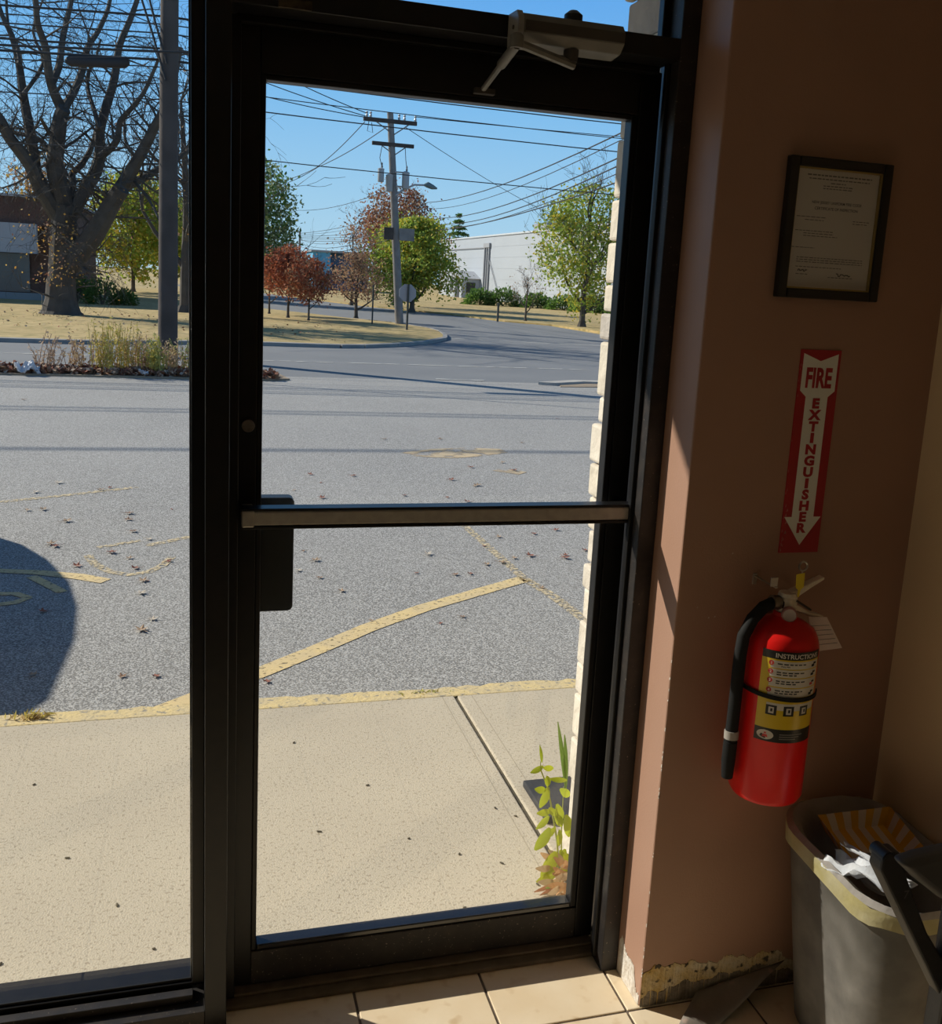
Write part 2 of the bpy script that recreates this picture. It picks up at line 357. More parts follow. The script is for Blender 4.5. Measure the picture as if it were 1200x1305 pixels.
for i, (a, b, dz, h) in enumerate([(-.075, .08, .015, .0035), (-.07, .075, .022, .0028), (-.018, .018, .029, .0025), (-.035, .035, .035, .0025), (-.035, .035, .040, .0025), (-.09, -.02, .098, .002), (-.07, -.025, .104, .002), (.045, .085, .101, .002), (.045, .08, .106, .002),
                                   (-.09, 0, .126, .002), (-.07, .0, .131, .002), (-.07, .012, .136, .002), (-.095, -.04, .160, .002), (-.08, .08, .180, .002), (-.08, .08, .1845, .002), (-.08, .08, .189, .002), (-.08, .03, .199, .002), (-.078, -.05, .214, .002), (0, .06, .218, .002)]):
    squiggle(cxm + a, cxm + b, zj - dz, h * .8, i, LT)
def signature(x, z, w, seed):
    r = random.Random(seed); pts = [(x + w * i / 12, 1.8230, z + r.uniform(-.0025, .0035)) for i in range(13)]
    MB().tube(pts, .0009, 4).build('signature', INKD, pap)
signature(cxm - .074, zj - .206, .022, 1); signature(cxm + .02, zj - .212, .034, 2)
MB().box(xi, xj, 1.819, 1.8205, zi, zj).build('pane', PICGLASS, cert)

# ------------------------------------------------------------------ fire extinguisher sign
RED = mat('sign_red', (.42, .012, .018), .35, (.36, .010, .016), 12); SWHITE = mat('sign_white', (.80, .79, .72), .4)
sign = tag(empty('fire_extinguisher_sign', (1.285, 1.829, 1.10)), 'tall red FIRE EXTINGUISHER arrow sign on the brown wall', 'sign')
sx0, sx1, sz0, sz1 = 1.2335, 1.3335, 1.100, 1.549
MB().box(sx0, sx1, 1.8275, 1.8302, sz0, sz1).build('plate', RED, sign, bevel=.0008)
sxc = 1.2835
arrow = [(-.043, 1.541), (0, 1.525), (.043, 1.541), (.043, 1.461), (.0275, 1.448), (.0275, 1.182), (.046, 1.182), (0, 1.118), (-.046, 1.182), (-.0275, 1.182), (-.0275, 1.448), (-.043, 1.461)]
MB().add([(sxc + a, 1.8270, z) for a, z in arrow], [(0, 1, 10, 11), (1, 2, 3, 4), (1, 4, 10), (4, 5, 9, 10), (5, 6, 7), (5, 7, 9), (7, 8, 9)]).build('arrow', SWHITE, sign, fix=False)
flat_text('FIRE', .058, sxc, 1.489, 1.8265, RED, sign, 'lettering', .0022, 1.0, .62)
for k, ch in enumerate('EXTINGUISHER'):
    flat_text(ch, .0285, sxc, 1.434 - k * .0252, 1.8265, RED, sign, 'lettering', .0016, 1.0, 1.22 if ch != 'I' else 1.5)
# curled worn left edge
ce = MB()
for k in range(30):
    z = random.uniform(sz0, sz0 + .12) if k < 18 else random.uniform(sz0 + .1, sz1 - .03); w = random.uniform(.001, .004) * (1.6 if k < 18 else .6)
    x = sx0 + random.uniform(0, .008) * (1 if k < 18 else .3)
    ce.add([(x, 1.8271, z), (x + w, 1.8271, z + .002), (x + w * .6, 1.8271, z + .008)], [(0, 1, 2)])
ce.build('scuffed_edge', mat('scuff_pink', (.45, .16, .14), .7), sign, fix=False)['kind'] = 'stuff'

# ------------------------------------------------------------------ fire extinguisher
EX, EY, ER = 1.213, 1.750, .0795
XRED = mat('extinguisher_red', (.78, .014, .011), .28, (.72, .012, .010), 9, spec=.3)
RUB = mat('black_rubber', (.010, .010, .010), .75, spec=.25)
ext = tag(empty('fire_extinguisher', (EX, EY, .575)), 'red fire extinguisher with yellow instruction label hanging on the brown wall', 'fire extinguisher')
MB().lathe([(.0, .575), (.066, .575), (.0735, .577), (ER, .588), (ER, .918), (.078, .930), (.074, .945), (.066, .960), (.048, .972), (.030, .980), (.024, .986), (.024, .995), (0, .995)], (EX, EY, 0), 56).build('cylinder', XRED, ext, smooth=True)
def cyl_patch(name, mt, a0, a1, z0, z1, dr, parent=ext, n=18, poly=None):
    mb = MB(); r = ER + dr; vs = []
    for i in range(n + 1):
        a = math.radians(a0 + (a1 - a0) * i / n)
        vs += [(EX + r * math.sin(a), EY - r * math.cos(a), z0), (EX + r * math.sin(a), EY - r * math.cos(a), z1)]
    return mb.add(vs, [(2 * i, 2 * i + 2, 2 * i + 3, 2 * i + 1) for i in range(n)]).build(name, mt, parent, smooth=True, fix=False)
def cyl_text(body, size, a, z, dr, mt, parent, name, bold=0, sx=1.0):
    v, f = text_mesh(body, size, bold); r = ER + dr; c = math.radians(a)
    MB().add([(EX + r * math.sin(c + x * sx / ER), EY - r * math.cos(c + x * sx / ER), z + y) for x, y in v], f).build(name, mt, parent, fix=False)
YEL = mat('label_yellow', (.72, .50, .02), .3); LBLK = mat('label_black', (.012, .011, .010), .35); LWH = mat('label_white', (.66, .62, .56), .4); LRED = mat('label_red', (.5, .04, .03), .4)
lab = cyl_patch('instruction_label', YEL, -60, 40, .757, .912, .0006)
cyl_patch('label_band', LBLK, -60, 40, .912, .930, .0006, lab)
cyl_patch('label_band', LBLK, -60, 40, .727, .757, .0006, lab)
cyl_text('INSTRUCTIONS', .0140, -4, .9205, .0012, LWH, lab, 'lettering', .0003, 1.02)
for i, (z0, z1) in enumerate([(.893, .909), (.8735, .8905), (.852, .871), (.830, .8495)]):
    cyl_patch('step_panel', LWH, -46, 36, z0, z1, .0010, lab)
    v = [(math.cos(t) * .0055, math.sin(t) * .0055) for t in np.linspace(0, 2 * math.pi, 16, endpoint=False)]
    r = ER + .0014; c = math.radians(-45)
    MB().add([(EX + r * math.sin(c + x / ER), EY - r * math.cos(c + x / ER), z1 - .006 + y) for x, y in v], [tuple(range(16))]).build('step_dot', LRED, lab, fix=False)
    cyl_text(str(i + 1), .008, -45, z1 - .006, .0018, LWH, lab, 'lettering', .0002)
    for k in range(2 if i else 1):
        x = -36
        rr = random.Random(i * 5 + k)
        while x < 8 - k * 14:
            w = rr.uniform(3, 8); cyl_patch('print_line', INKD, x, x + w, z1 - .0075 - k * .005, z1 - .0050 - k * .005, .0013, lab, 3); x += w + 2
    cyl_patch('pictogram', INKD if i != 2 else LRED, 20, 27, z0 + .003, z0 + .0085, .0013, lab, 4); cyl_patch('pictogram', INKD, 24, 31, z0 + .008, z0 + .0125, .0013, lab, 4)
cyl_text('PULL PIN', .0045, -24, .8975, .0013, INKD, lab, 'lettering', .0001)
cyl_patch('symbol_panel', LWH, -46, 36, .800, .815, .0010, lab)
for a in (-38, -12, 14):
    cyl_patch('class_symbol', LBLK, a - 8, a + 8, .788, .810, .0013, lab, 6)
    q = cyl_patch('class_symbol_mark', LWH, a - 4, a + 4, .792, .806, .0016, lab, 4)
    cyl_patch('class_symbol_mark', LBLK, a - 1, a + 2, .796, .803, .0019, lab, 3)
v = [(math.cos(t) * .0175, math.sin(t) * .0105) for t in np.linspace(0, 2 * math.pi, 28, endpoint=False)]
r = ER + .0012; c = math.radians(-43)
MB().add([(EX + r * math.sin(c + x / ER), EY - r * math.cos(c + x / ER), .742 + y) for x, y in v], [tuple(range(28))]).build('maker_emblem', LWH, lab, fix=False)
for pts in ([(-.006, -.005), (.006, -.005), (.004, .001), (-.004, .001)], [(-.0022, .0025), (.0022, .0025), (.0022, .006), (-.0022, .006)]):
    MB().add([(EX + (r + .0004) * math.sin(c + x / ER), EY - (r + .0004) * math.cos(c + x / ER), .742 + y) for x, y in pts], [(0, 1, 2, 3)]).build('emblem_mark', LRED, lab, fix=False)
for k in range(3): cyl_patch('print_line', LT, -22, 4 + 6 * k, .735 + k * .005, .737 + k * .005, .0012, lab, 5)
# strap around body and hose
pts = []
for i in range(33):
    a = math.radians(-150 + 210 * i / 32); pts.append((EX + (ER + .0022) * math.sin(a), EY - (ER + .0022) * math.cos(a), .825 + .010 * max(0, (-a) / 2.6)))
mb = MB(); n = len(pts); vs = []
for i, p in enumerate(pts):
    d = Vector((p[0] - EX, p[1] - EY, 0)).normalized()
    for dz, dr in ((-.0045, 0), (.0045, 0), (.0045, .0025), (-.0045, .0025)): vs.append((p[0] + d.x * dr, p[1] + d.y * dr, p[2] + dz))
fs = []
for i in range(n - 1):
    for k in range(4): fs.append((i * 4 + k, i * 4 + (k + 1) % 4, (i + 1) * 4 + (k + 1) % 4, (i + 1) * 4 + k))
fs += [(0, 1, 2, 3), tuple((n - 1) * 4 + k for k in (3, 2, 1, 0))]
mb.add(vs, fs).build('hose_strap', RUB, ext, smooth=True)
hx = EX - .102
MB().tube([(EX - .012, EY, 1.012), (EX - .030, EY, 1.014), (EX - .055, EY - .003, 1.006), (EX - .080, EY - .005, .982), (EX - .098, EY - .006, .945), (hx, EY - .007, .90), (hx, EY - .007, .82), (hx, EY - .006, .70)], .0135, 14).build('hose', RUB, ext, smooth=True)
MB().tube([(hx, EY - .006, .705), (hx, EY - .005, .66), (hx + .002, EY - .004, .62)], [.0150, .0150, .0125], 14).build('nozzle', RUB, ext, smooth=True)
MB().tube([(hx, EY - .007, .712), (hx, EY - .006, .730)], .0158, 16).build('nozzle_band', mat('grey_band', (.34, .31, .28), .5), ext, smooth=True)
MB().tube([(EX - .036, EY - .001, 1.015), (EX - .018, EY, 1.014)], .0158, 16).build('hose_ferrule', mat('ferrule', (.18, .15, .12), .4, metal=.8), ext, smooth=True)
VAL = mat('valve_metal', (.80, .72, .58), .35, (.66, .58, .46), 60, metal=.35)
MB().lathe([(.022, .993), (.022, 1.002), (.017, 1.006), (.016, 1.024), (.020, 1.028), (.018, 1.036), (.0, 1.038)], (EX + .002, EY, 0), 20).build('valve', VAL, ext, smooth=True)
MB().box(EX - .014, EX + .022, EY - .012, EY + .012, 1.006, 1.030).build('valve_block', VAL, ext, bevel=.004)
MB().prism([(EX - .010, 1.030), (EX + .010, 1.040), (EX + .050, 1.058), (EX + .082, 1.070), (EX + .083, 1.064), (EX + .055, 1.048), (EX + .020, 1.026), (EX - .006, 1.020)], EY - .010, EY + .010, 'Y').build('squeeze_lever', VAL, ext, bevel=.002)
MB().prism([(EX + .010, 1.014), (EX + .030, 1.006), (EX + .060, .990), (EX + .092, .982), (EX + .090, .977), (EX + .056, .983), (EX + .024, .996), (EX + .008, 1.002)], EY - .011, EY + .011, 'Y').build('carry_handle', VAL, ext, bevel=.002)
MB().tube([(EX + .018, EY - .013, 1.020), (EX + .055, EY - .013, .998)], .0025, 8).build('lever_spring', mat('dark_steel', (.05, .045, .04), .4, metal=.9), ext)
ga = Vector((-.42, -.9, .02)).normalized()
gc = Vector((EX - .004, EY - .022, .994))
def disc(c, d, prof, n=20):
    q = d.to_track_quat('Z', 'Y'); return [tuple(c + q @ Vector((r * math.cos(2 * math.pi * k / n), r * math.sin(2 * math.pi * k / n), h))) for r, h in prof for k in range(n)], [(i * n + k, i * n + (k + 1) % n, (i + 1) * n + (k + 1) % n, (i + 1) * n + k) for i in range(len(prof) - 1) for k in range(n)] + [tuple((len(prof) - 1) * n + k for k in range(n))]
MB().add(*disc(gc, ga, [(.0165, -.006), (.0165, .006), (.014, .008)])).build('gauge', mat('gauge_rim', (.45, .20, .18), .35, metal=.3), ext, smooth=True)
MB().add(*disc(gc + ga * .0082, ga, [(.0135, 0), (.0135, .0006)])).build('gauge_dial', mat('gauge_face', (.62, .52, .47), .35), ext)
MB().tube([(EX + .030 + .010 * math.sin(t), EY - .004, 1.094 + .010 * math.cos(t)) for t in np.linspace(0, 2 * math.pi, 22)] , .0022, 6).tube([(EX + .030, EY - .004, 1.085), (EX + .024, EY - .004, 1.05)], .0018, 6).build('pull_pin_ring', CHROME, ext, smooth=True)
SY = mat('seal_yellow', (.74, .56, .02), .4)
MB().prism([(EX + .007, 1.080), (EX + .027, 1.083), (EX + .028, 1.052), (EX + .021, 1.046), (EX + .019, 1.030), (EX + .015, 1.030), (EX + .015, 1.046), (EX + .009, 1.050)], EY - .017, EY - .0155, 'Y').build('seal_tag', SY, ext)
TAGP = mat('tag_card', (.72, .58, .52), .8)
tg = MB().add([(EX + .046, EY - .022, .986), (EX + .094, EY - .018, .982), (EX + .148, EY - .012, .906), (EX + .070, EY - .014, .902),
               (EX + .046, EY - .021, .986), (EX + .094, EY - .017, .982), (EX + .148, EY - .011, .906), (EX + .070, EY - .013, .902)], [(0, 1, 2, 3), (7, 6, 5, 4), (0, 4, 5, 1), (1, 5, 6, 2), (2, 6, 7, 3), (3, 7, 4, 0)]).build('inspection_tag', TAGP, ext)
for k in range(5):
    t = .25 + k * .14
    a = Vector((EX + .046, EY - .022, .986)).lerp(Vector((EX + .070, EY - .014, .902)), t); b = Vector((EX + .094, EY - .018, .982)).lerp(Vector((EX + .148, EY - .012, .906)), t)
    MB().tube([a.lerp(b, .08) - Vector((0, .001, 0)), a.lerp(b, .92) - Vector((0, .001, 0))], .0005, 3).build('tag_line', INK, tg)
hk = MB().box(1.176, 1.186, 1.8265, 1.8302, 1.030, 1.055).box(1.178, 1.184, 1.742, 1.828, 1.048, 1.051).prism([(1.742, 1.052), (1.746, 1.052), (1.746, 1.072), (1.742, 1.072)], 1.166, 1.183, 'X').build('wall_hook', mat('hook_metal', (.55, .50, .44), .4, metal=.9), None, bevel=.001)
tag(hk, 'small pale metal hook bracket on the wall above the extinguisher hose', 'hook')
sp = MB()
for (a, z) in ((1.045, .98), (1.118, 1.10), (1.075, .955), (1.090, .957)):
    sp.add([(a, 1.8293, z), (a + .004, 1.8293, z + .001), (a + .003, 1.8293, z + .004)], [(0, 1, 2)])
sp.build('paint_chip', PLASTER, pillar, fix=False)['kind'] = 'stuff'

# ------------------------------------------------------------------ trash bin, bag and rubbish
def rr_ring(x0, x1, y0, y1, r, n=7):
    return rrect(x0, x1, y0, y1, r, n)
BINM = mat('grey_bin_plastic', (.10, .095, .088), .55, (.18, .17, .155), 11, c3=(.06, .056, .048), ns3=5, lo3=.5, hi3=.7, bump=.1, bs=40)
tbin = tag(empty('trash_bin', (1.42, 1.56, 0)), 'scuffed dark grey plastic trash bin standing in the corner', 'trash bin')
def loft(rings, closed_bottom=True, closed_top=False):
    mb = MB(); n = len(rings[0][0]); vs = [(x, y, z if not hasattr(z, '__len__') else z[i]) for ring, z in rings for i, (x, y) in enumerate(ring)]
    fs = [(i * n + k, i * n + (k + 1) % n, (i + 1) * n + (k + 1) % n, (i + 1) * n + k) for i in range(len(rings) - 1) for k in range(n)]
    if closed_bottom: fs.append(tuple(range(n - 1, -1, -1)))
    if closed_top: fs.append(tuple((len(rings) - 1) * n + k for k in range(n)))
    return mb.add(vs, fs)
def br(t, g=0.0):   # bin outline, t 0 bottom .. 1 top, g inset
    return rr_ring(1.335 - .055 * t + g, 1.535 + .025 * t - g, 1.445 - .045 * t + g, 1.775 + .025 * t - g, .10 - g * .6)
loft([(br(0, .02), 0), (br(.02), .012), (br(.5), .23), (br(.97), .452), (br(1, -.006), .455), (br(1, -.006), .472), (br(1, .012), .474), (br(.1, .015), .03)], True, True).build('body', BINM, tbin, smooth=True)
BAG = mat('clear_bin_bag', (.55, .51, .48), .3, (.42, .39, .36), 14, bump=.6, bs=28, transl=.45)
BAGY = mat('pale_yellow_bag_rim', (.62, .55, .26), .4, (.70, .64, .40), 18, bump=.3, bs=40, transl=.45)
bag = tag(empty('bin_bag', (1.42, 1.56, .45)), 'clear plastic bag lining the grey trash bin, folded over its rim', 'bag')
nb = len(br(1)); rb = random.Random(5)
def wob(base, amp, zz): return [zz + amp * rb.uniform(-1, 1) + .022 * math.exp(-((y - 1.80) / .10) ** 2) for (x, y) in base]
outer = br(1, -.010); top = br(1, .002); inn = br(.9, .02)
loft([(br(.95, -.010), [.452 + rb.uniform(-.004, .003) - .014 * math.exp(-((y - 1.47) / .09) ** 2) for x, y in outer]), (br(.98, -.011), wob(outer, .002, .468)), (outer, wob(outer, .002, .478))], False).build('bag_cuff', BAGY, bag, smooth=True)
loft([(outer, wob(outer, .001, .478)), (top, wob(top, .003, .486)), (br(.95, .018), wob(inn, .004, .47)), (br(.85, .03), wob(inn, .01, .42)), (br(.6, .04), wob(inn, .01, .33))], False, True).build('bag_liner', BAG, bag, smooth=True)
# striped paper food tray
STRY = mat('tray_yellow', (.66, .36, .02), .6, (.58, .30, .02), 20); STRW = mat('tray_cream', (.60, .52, .43), .7)
tray = tag(empty('food_tray', (1.42, 1.66, .46)), 'yellow and white striped paper food tray in the trash bin', 'food tray')
q = Euler((math.radians(9), math.radians(-4), math.radians(-6))).to_matrix(); tc = Vector((1.442, 1.668, .462))
def tp(a, b, h): return tuple(tc + q @ Vector((a, b, h)))
L0, W0, L1, W1, HT = .072, .056, .090, .070, .038
ns = 9
for k in range(ns):
    a0, a1 = -1 + 2 * k / ns, -1 + 2 * (k + 1) / ns; mt_ = STRY if k % 2 == 0 else STRW
    mb = MB()
    mb.add([tp(a0 * L0, -W0, 0), tp(a1 * L0, -W0, 0), tp(a1 * L0, W0, 0), tp(a0 * L0, W0, 0)], [(0, 1, 2, 3)])
    for s in (-1, 1): mb.add([tp(a0 * L0, s * W0, 0), tp(a1 * L0, s * W0, 0), tp(a1 * L1, s * W1, HT), tp(a0 * L1, s * W1, HT)], [(0, 1, 2, 3)])
    o = mb.build('stripe_panel', mt_, tray, fix=False); sd = o.modifiers.new('thick', 'SOLIDIFY'); sd.thickness = .001
for s in (-1, 1):
    for k in range(7):
        b0, b1 = -1 + 2 * k / 7, -1 + 2 * (k + 1) / 7
        o = MB().add([tp(s * L0, b0 * W0, 0), tp(s * L0, b1 * W0, 0), tp(s * L1, b1 * W1, HT), tp(s * L1, b0 * W1, HT)], [(0, 1, 2, 3)]).build('end_panel', STRY if k % 2 == 0 else STRW, tray, fix=False)
        sd = o.modifiers.new('thick', 'SOLIDIFY'); sd.thickness = .001
def crumple(name, label, cat, c, L, W, rz, tilt, mt, seed, amp=.010, nx=14, ny=8):
    r = random.Random(seed); mb = MB(); R = Euler((tilt[0], tilt[1], rz)).to_matrix(); vs = []
    ph = [r.uniform(0, 6) for _ in range(6)]
    for i in range(nx + 1):
        for j in range(ny + 1):
            u = i / nx - .5; w = j / ny - .5
            h = amp * (math.sin(9 * u + ph[0]) + math.sin(14 * w + ph[1]) + .6 * math.sin(23 * (u + w) + ph[2])) + r.uniform(-1, 1) * amp * .25
            vs.append(tuple(Vector(c) + R @ Vector((u * L * (1 + .1 * math.sin(7 * w + ph[3])), w * W * (1 + .2 * math.sin(6 * u + ph[4])), h))))
    o = mb.add(vs, [(i * (ny + 1) + j, (i + 1) * (ny + 1) + j, (i + 1) * (ny + 1) + j + 1, i * (ny + 1) + j + 1) for i in range(nx) for j in range(ny)]).build(name, mt, None, smooth=True, fix=False)
    sd = o.modifiers.new('thick', 'SOLIDIFY'); sd.thickness = .0012
    return tag(o, label, cat)
NAP = mat('white_napkin', (.72, .74, .78), .8, (.62, .65, .70), 30, bump=.2, bs=80, transl=.2)
crumple('paper_napkin', 'crumpled white paper napkin at the near edge of the bin bag', 'napkin', (1.325, 1.525, .503), .17, .055, math.radians(-66), (math.radians(14), math.radians(-6)), NAP, 3)
crumple('straw_wrapper', 'thin white paper wrapper lying across the napkin in the bin', 'wrapper', (1.338, 1.520, .522), .15, .014, math.radians(-72), (.1, .10), NAP, 9, .003)
cup = tag(empty('plastic_cup', (1.372, 1.545, .46)), 'clear plastic cup lid lying among the rubbish in the bin', 'cup lid')
CLR = mat('clear_plastic', (.46, .42, .38), .18, (.34, .30, .26), 20, transl=.4)
q = Euler((math.radians(25), math.radians(-10), 0)).to_matrix(); cc = Vector((1.378, 1.545, .478))
def dome(prof, n=24): return [tuple(cc + q @ Vector((r * math.cos(2 * math.pi * k / n), r * math.sin(2 * math.pi * k / n), h))) for r, h in prof for k in range(n)], [(i * n + k, i * n + (k + 1) % n, (i + 1) * n + (k + 1) % n, (i + 1) * n + k) for i in range(len(prof) - 1) for k in range(n)]
MB().add(*dome([(.046, 0), (.046, .006), (.040, .008), (.037, .022), (.026, .034), (.010, .037), (.009, .034)])).build('dome', CLR, cup, smooth=True)
MB().add(*dome([(.0475, -.003), (.0495, .002), (.0475, .006), (.0445, .004)])).build('rim', CLR, cup, smooth=True)

# ------------------------------------------------------------------ dark plastic seat at the right edge
CHP = mat('charcoal_plastic', (.030, .029, .029), .5, (.042, .040, .039), 14, bump=.06, bs=80)
CHS = mat('charcoal_seat', (.115, .108, .102), .5, (.09, .085, .08), 9, bump=.08, bs=60)
ch = tag(empty('high_chair', (1.36, 1.0, 0)), 'charcoal plastic chair with slanted side arm in front of the trash bin', 'chair')
for (x, y) in ((1.172, 1.135), (1.172, .80), (1.53, 1.135), (1.53, .80)):
    MB().box(x - .019, x + .019, y - .019, y + .019, 0, .80 if y > 1 else .86).build('leg', CHP, ch, bevel=.006)
for (x0, x1, y0, y1) in ((1.19, 1.512, 1.125, 1.145), (1.19, 1.512, .79, .81)): MB().box(x0, x1, y0, y1, .30, .33).build('stretcher', CHP, ch, bevel=.004)
for x in (1.172, 1.53): MB().box(x - .01, x + .01, .82, 1.116, .22, .25).build('stretcher', CHP, ch, bevel=.004)
armp = [(1.002, .800), (1.004, .819), (1.014, .829), (1.034, .829), (1.046, .800), (1.075, .742), (1.110, .678), (1.153, .620), (1.156, .555)]
MB().prism(armp, 1.125, 1.155, 'Y').build('side_arm', CHP, ch, bevel=.004)
back = [(1.012, .829), (1.05, .836), (1.12, .842), (1.20, .844), (1.32, .842), (1.44, .832), (1.53, .81), (1.545, .76), (1.53, .69), (1.40, .70), (1.25, .706), (1.16, .724), (1.10, .757), (1.05, .795)]
MB().prism(back, 1.095, 1.128, 'Y').build('backrest', CHS, ch, bevel=.012, segs=4, smooth=True)
MB().prism(rrect(1.15, 1.55, .78, 1.16, .05), .47, .50, 'Z').build('seat', CHS, ch, bevel=.008, segs=3)
MB().tube([(1.016, 1.128, .819), (1.016, 1.160, .819)], .0115, 12).build('rail_end', mat('blue_black_plastic', (.028, .032, .042), .3), ch, smooth=True)
flat_text('7', .020, 1.056, .755, 1.1243, mat('moulded_mark', (.13, .12, .12), .6), ch, 'moulded_number', .0002)

# ------------------------------------------------------------------ scuffed sheet on the floor by the wall
SHT = mat('scuffed_plastic_sheet', (.19, .165, .14), .35, (.28, .25, .215), 9, c3=(.46, .30, .24), ns3=18, lo3=.62, hi3=.72, bump=.15, bs=30)
mb = MB(); nx, ny = 14, 6; vs = []
A, B, Cc, D = Vector((1.045, 1.735, .004)), Vector((1.150, 1.728, .004)), Vector((1.372, 1.816, .074)), Vector((1.14, 1.822, .022))
for i in range(nx + 1):
    for j in range(ny + 1):
        u, w = i / nx, j / ny
        p = (A.lerp(D, u)).lerp(B.lerp(Cc, u), w) + Vector((0, 0, .004 * math.sin(6 * u + 3 * w) * (u * (1 - u) * 4)))
        p.z = max(p.z, .003); vs.append(tuple(p))
sh = mb.add(vs, [(i * (ny + 1) + j, (i + 1) * (ny + 1) + j, (i + 1) * (ny + 1) + j + 1, i * (ny + 1) + j + 1) for i in range(nx) for j in range(ny)]).build('plastic_sheet', SHT, None, smooth=True, fix=False)
sd = sh.modifiers.new('thick', 'SOLIDIFY'); sd.thickness = .0015; sd.offset = 1
tag(sh, 'thin scuffed grey sheet lying on the floor against the brown wall', 'sheet')

# ================================================================== OUTDOORS: ground
GZ = -0.12
ASPH = mat('parking_asphalt', (.165, .158, .148), .85, (.215, .205, .190), .7, c3=(.50, .485, .46), ns3=130, lo3=.44, hi3=.60, bump=.35, bs=120, lo=.3, hi=.7, world=True)
ROADM = mat('road_asphalt', (.165, .170, .178), .85, (.20, .203, .207), .5, c3=(.225, .225, .225), ns3=60, lo3=.5, hi3=.7, world=True)
CONC = mat('sidewalk_concrete', (.57, .495, .375), .9, (.51, .44, .335), 1.6, c3=(.37, .31, .225), ns3=105, lo3=.55, hi3=.68, bump=.28, bs=200, lo=.3, hi=.7, world=True)
CURBY = mat('worn_yellow_curb', (.70, .54, .26), .9, (.58, .47, .28), 9, c3=(.33, .29, .22), ns3=40, lo3=.58, hi3=.66, bump=.4, bs=60, world=True)
CURBC = mat('curb_concrete', (.34, .33, .31), .9, (.27, .26, .25), 3, world=True)
GRASS = mat('dry_grass', (.42, .30, .12), .95, (.52, .38, .17), .35, c3=(.30, .235, .08), ns3=3.0, lo3=.45, hi3=.65, bump=.6, bs=6, world=True)
DIRT = mat('roadside_dirt', (.30, .23, .16), .95, (.36, .27, .18), 2, world=True)
SAND = mat('sand_patch', (.58, .44, .27), .95, (.46, .37, .25), 3, alpha=(5, .42, .56), world=True)
PAINT = mat('worn_yellow_paint', (.74, .56, .27), .85, (.64, .50, .28), 8, alpha=(45, .28, .44), world=True)
PAINTF = mat('faded_yellow_paint', (.66, .53, .32), .85, (.58, .48, .32), 8, alpha=(45, .42, .58), world=True)
PAINTW = mat('worn_white_paint', (.55, .54, .50), .85, alpha=(3, .36, .55), world=True)
DARKJ = mat('joint_dirt', (.07, .06, .045), .95, (.12, .10, .06), 30, world=True)
def ground(name, poly, z, mt, label, thick=.3):
    o = MB().prism(poly, z - thick, z, 'Z').build(name, mt, None, org=(poly[0][0], poly[0][1], z)); return struct(o, label)
ground('lawn_ground', [(-150, 15), (250, 15), (250, 400), (-150, 400)], GZ - .03, GRASS, 'dry tan lawn stretching to the far buildings')
ground('parking_lot', [(-40, 3.74), (40, 3.74), (40, 17.2), (-40, 17.2)], GZ, ASPH, 'grey asphalt parking lot in front of the door')
ground('road', [(-120, 17.2), (60, 17.2), (60, 31.5), (15.5, 36.2), (15.6, 43.1), (14.1, 45.4), (12.6, 52.1), (10.2, 57.8), (8.3, 64.6), (5.4, 80.6), (2.5, 100), (-2, 100), (2.2, 60), (3.0, 46.7), (4.86, 42.9), (6.1, 40.0), (7.3, 38.1), (7.9, 35), (7.0, 28.5), (-120, 24.0)], GZ - .005, ROADM, 'two lane asphalt road with side street', .02)
# sidewalk slabs: two pieces divided by the joint, raised over the asphalt
sw = struct(empty('sidewalk', (0, 2.9, -.02)), 'pale concrete sidewalk outside the door')
MB().box(-9, 1.016, 2.11, 3.66, -.3, -.02).build('slab', CONC, sw, bevel=.006)
MB().box(1.030, 9, 2.11, 3.66, -.3, -.02).build('slab', CONC, sw, bevel=.006)
MB().box(1.010, 1.036, 2.11, 3.66, -.3, -.028).build('joint_filler', DARKJ, sw)
for x in (.962, 1.086): MB().box(x, x + .004, 2.11, 3.65, -.0205, -.0195).build('tooled_edge_line', mat('tooled_concrete', (.40, .345, .26), .95), sw)
mb = MB(); r = random.Random(3); prev = None
for i in range(361):
    x = -9 + i * .05; w = .035 * r.uniform(.5, 1.3)
    q = [(x, 3.655, -.0215), (x, 3.66, -.019), (x, 3.72 + w, -.022), (x, 3.745 + w, GZ), (x, 3.745 + w, -.3)]
    if prev: mb.add(prev + q, [(0, 1, 6, 5), (1, 2, 7, 6), (2, 3, 8, 7), (3, 4, 9, 8)])
    prev = q
mb.build('painted_curb_edge', CURBY, sw)
# grass island with curb
isl = [(-120, 23.2), (-6, 22.75), (-2.4, 23.0), (-.15, 24.0), (1.66, 24.45), (3.4, 24.5), (4.0, 24.8), (5.0, 25.7), (6.15, 27.2), (7.2, 29.3), (7.6, 30.9), (7.95, 33), (8.0, 35.0), (7.3, 38.1), (6.1, 40.0), (4.86, 42.9), (3.0, 46.7), (2.0, 60), (-8, 95), (-120, 95)]
gi = ground('grass_island', isl, GZ + .07, GRASS, 'dry grass verge with curb across the road')
cb = MB(); n = len(isl)
for i in range(1, 14):
    a, b = Vector((*isl[i], 0)), Vector((*isl[i + 1], 0)); d = (b - a).normalized(); nn = Vector((d.y, -d.x, 0)) * .14
    for k, z in ((0, 1),): cb.add([(*(a)[:2], GZ - .1), (*(b)[:2], GZ - .1), (*(b)[:2], GZ + .09), (*(a)[:2], GZ + .09), (*(a + nn)[:2], GZ - .1), (*(b + nn)[:2], GZ - .1), (*(b + nn)[:2], GZ + .08), (*(a + nn)[:2], GZ + .08)], [(0, 1, 2, 3), (7, 6, 5, 4), (3, 2, 6, 7), (0, 3, 7, 4), (1, 5, 6, 2)])
cb.build('curb', CURBC, gi)
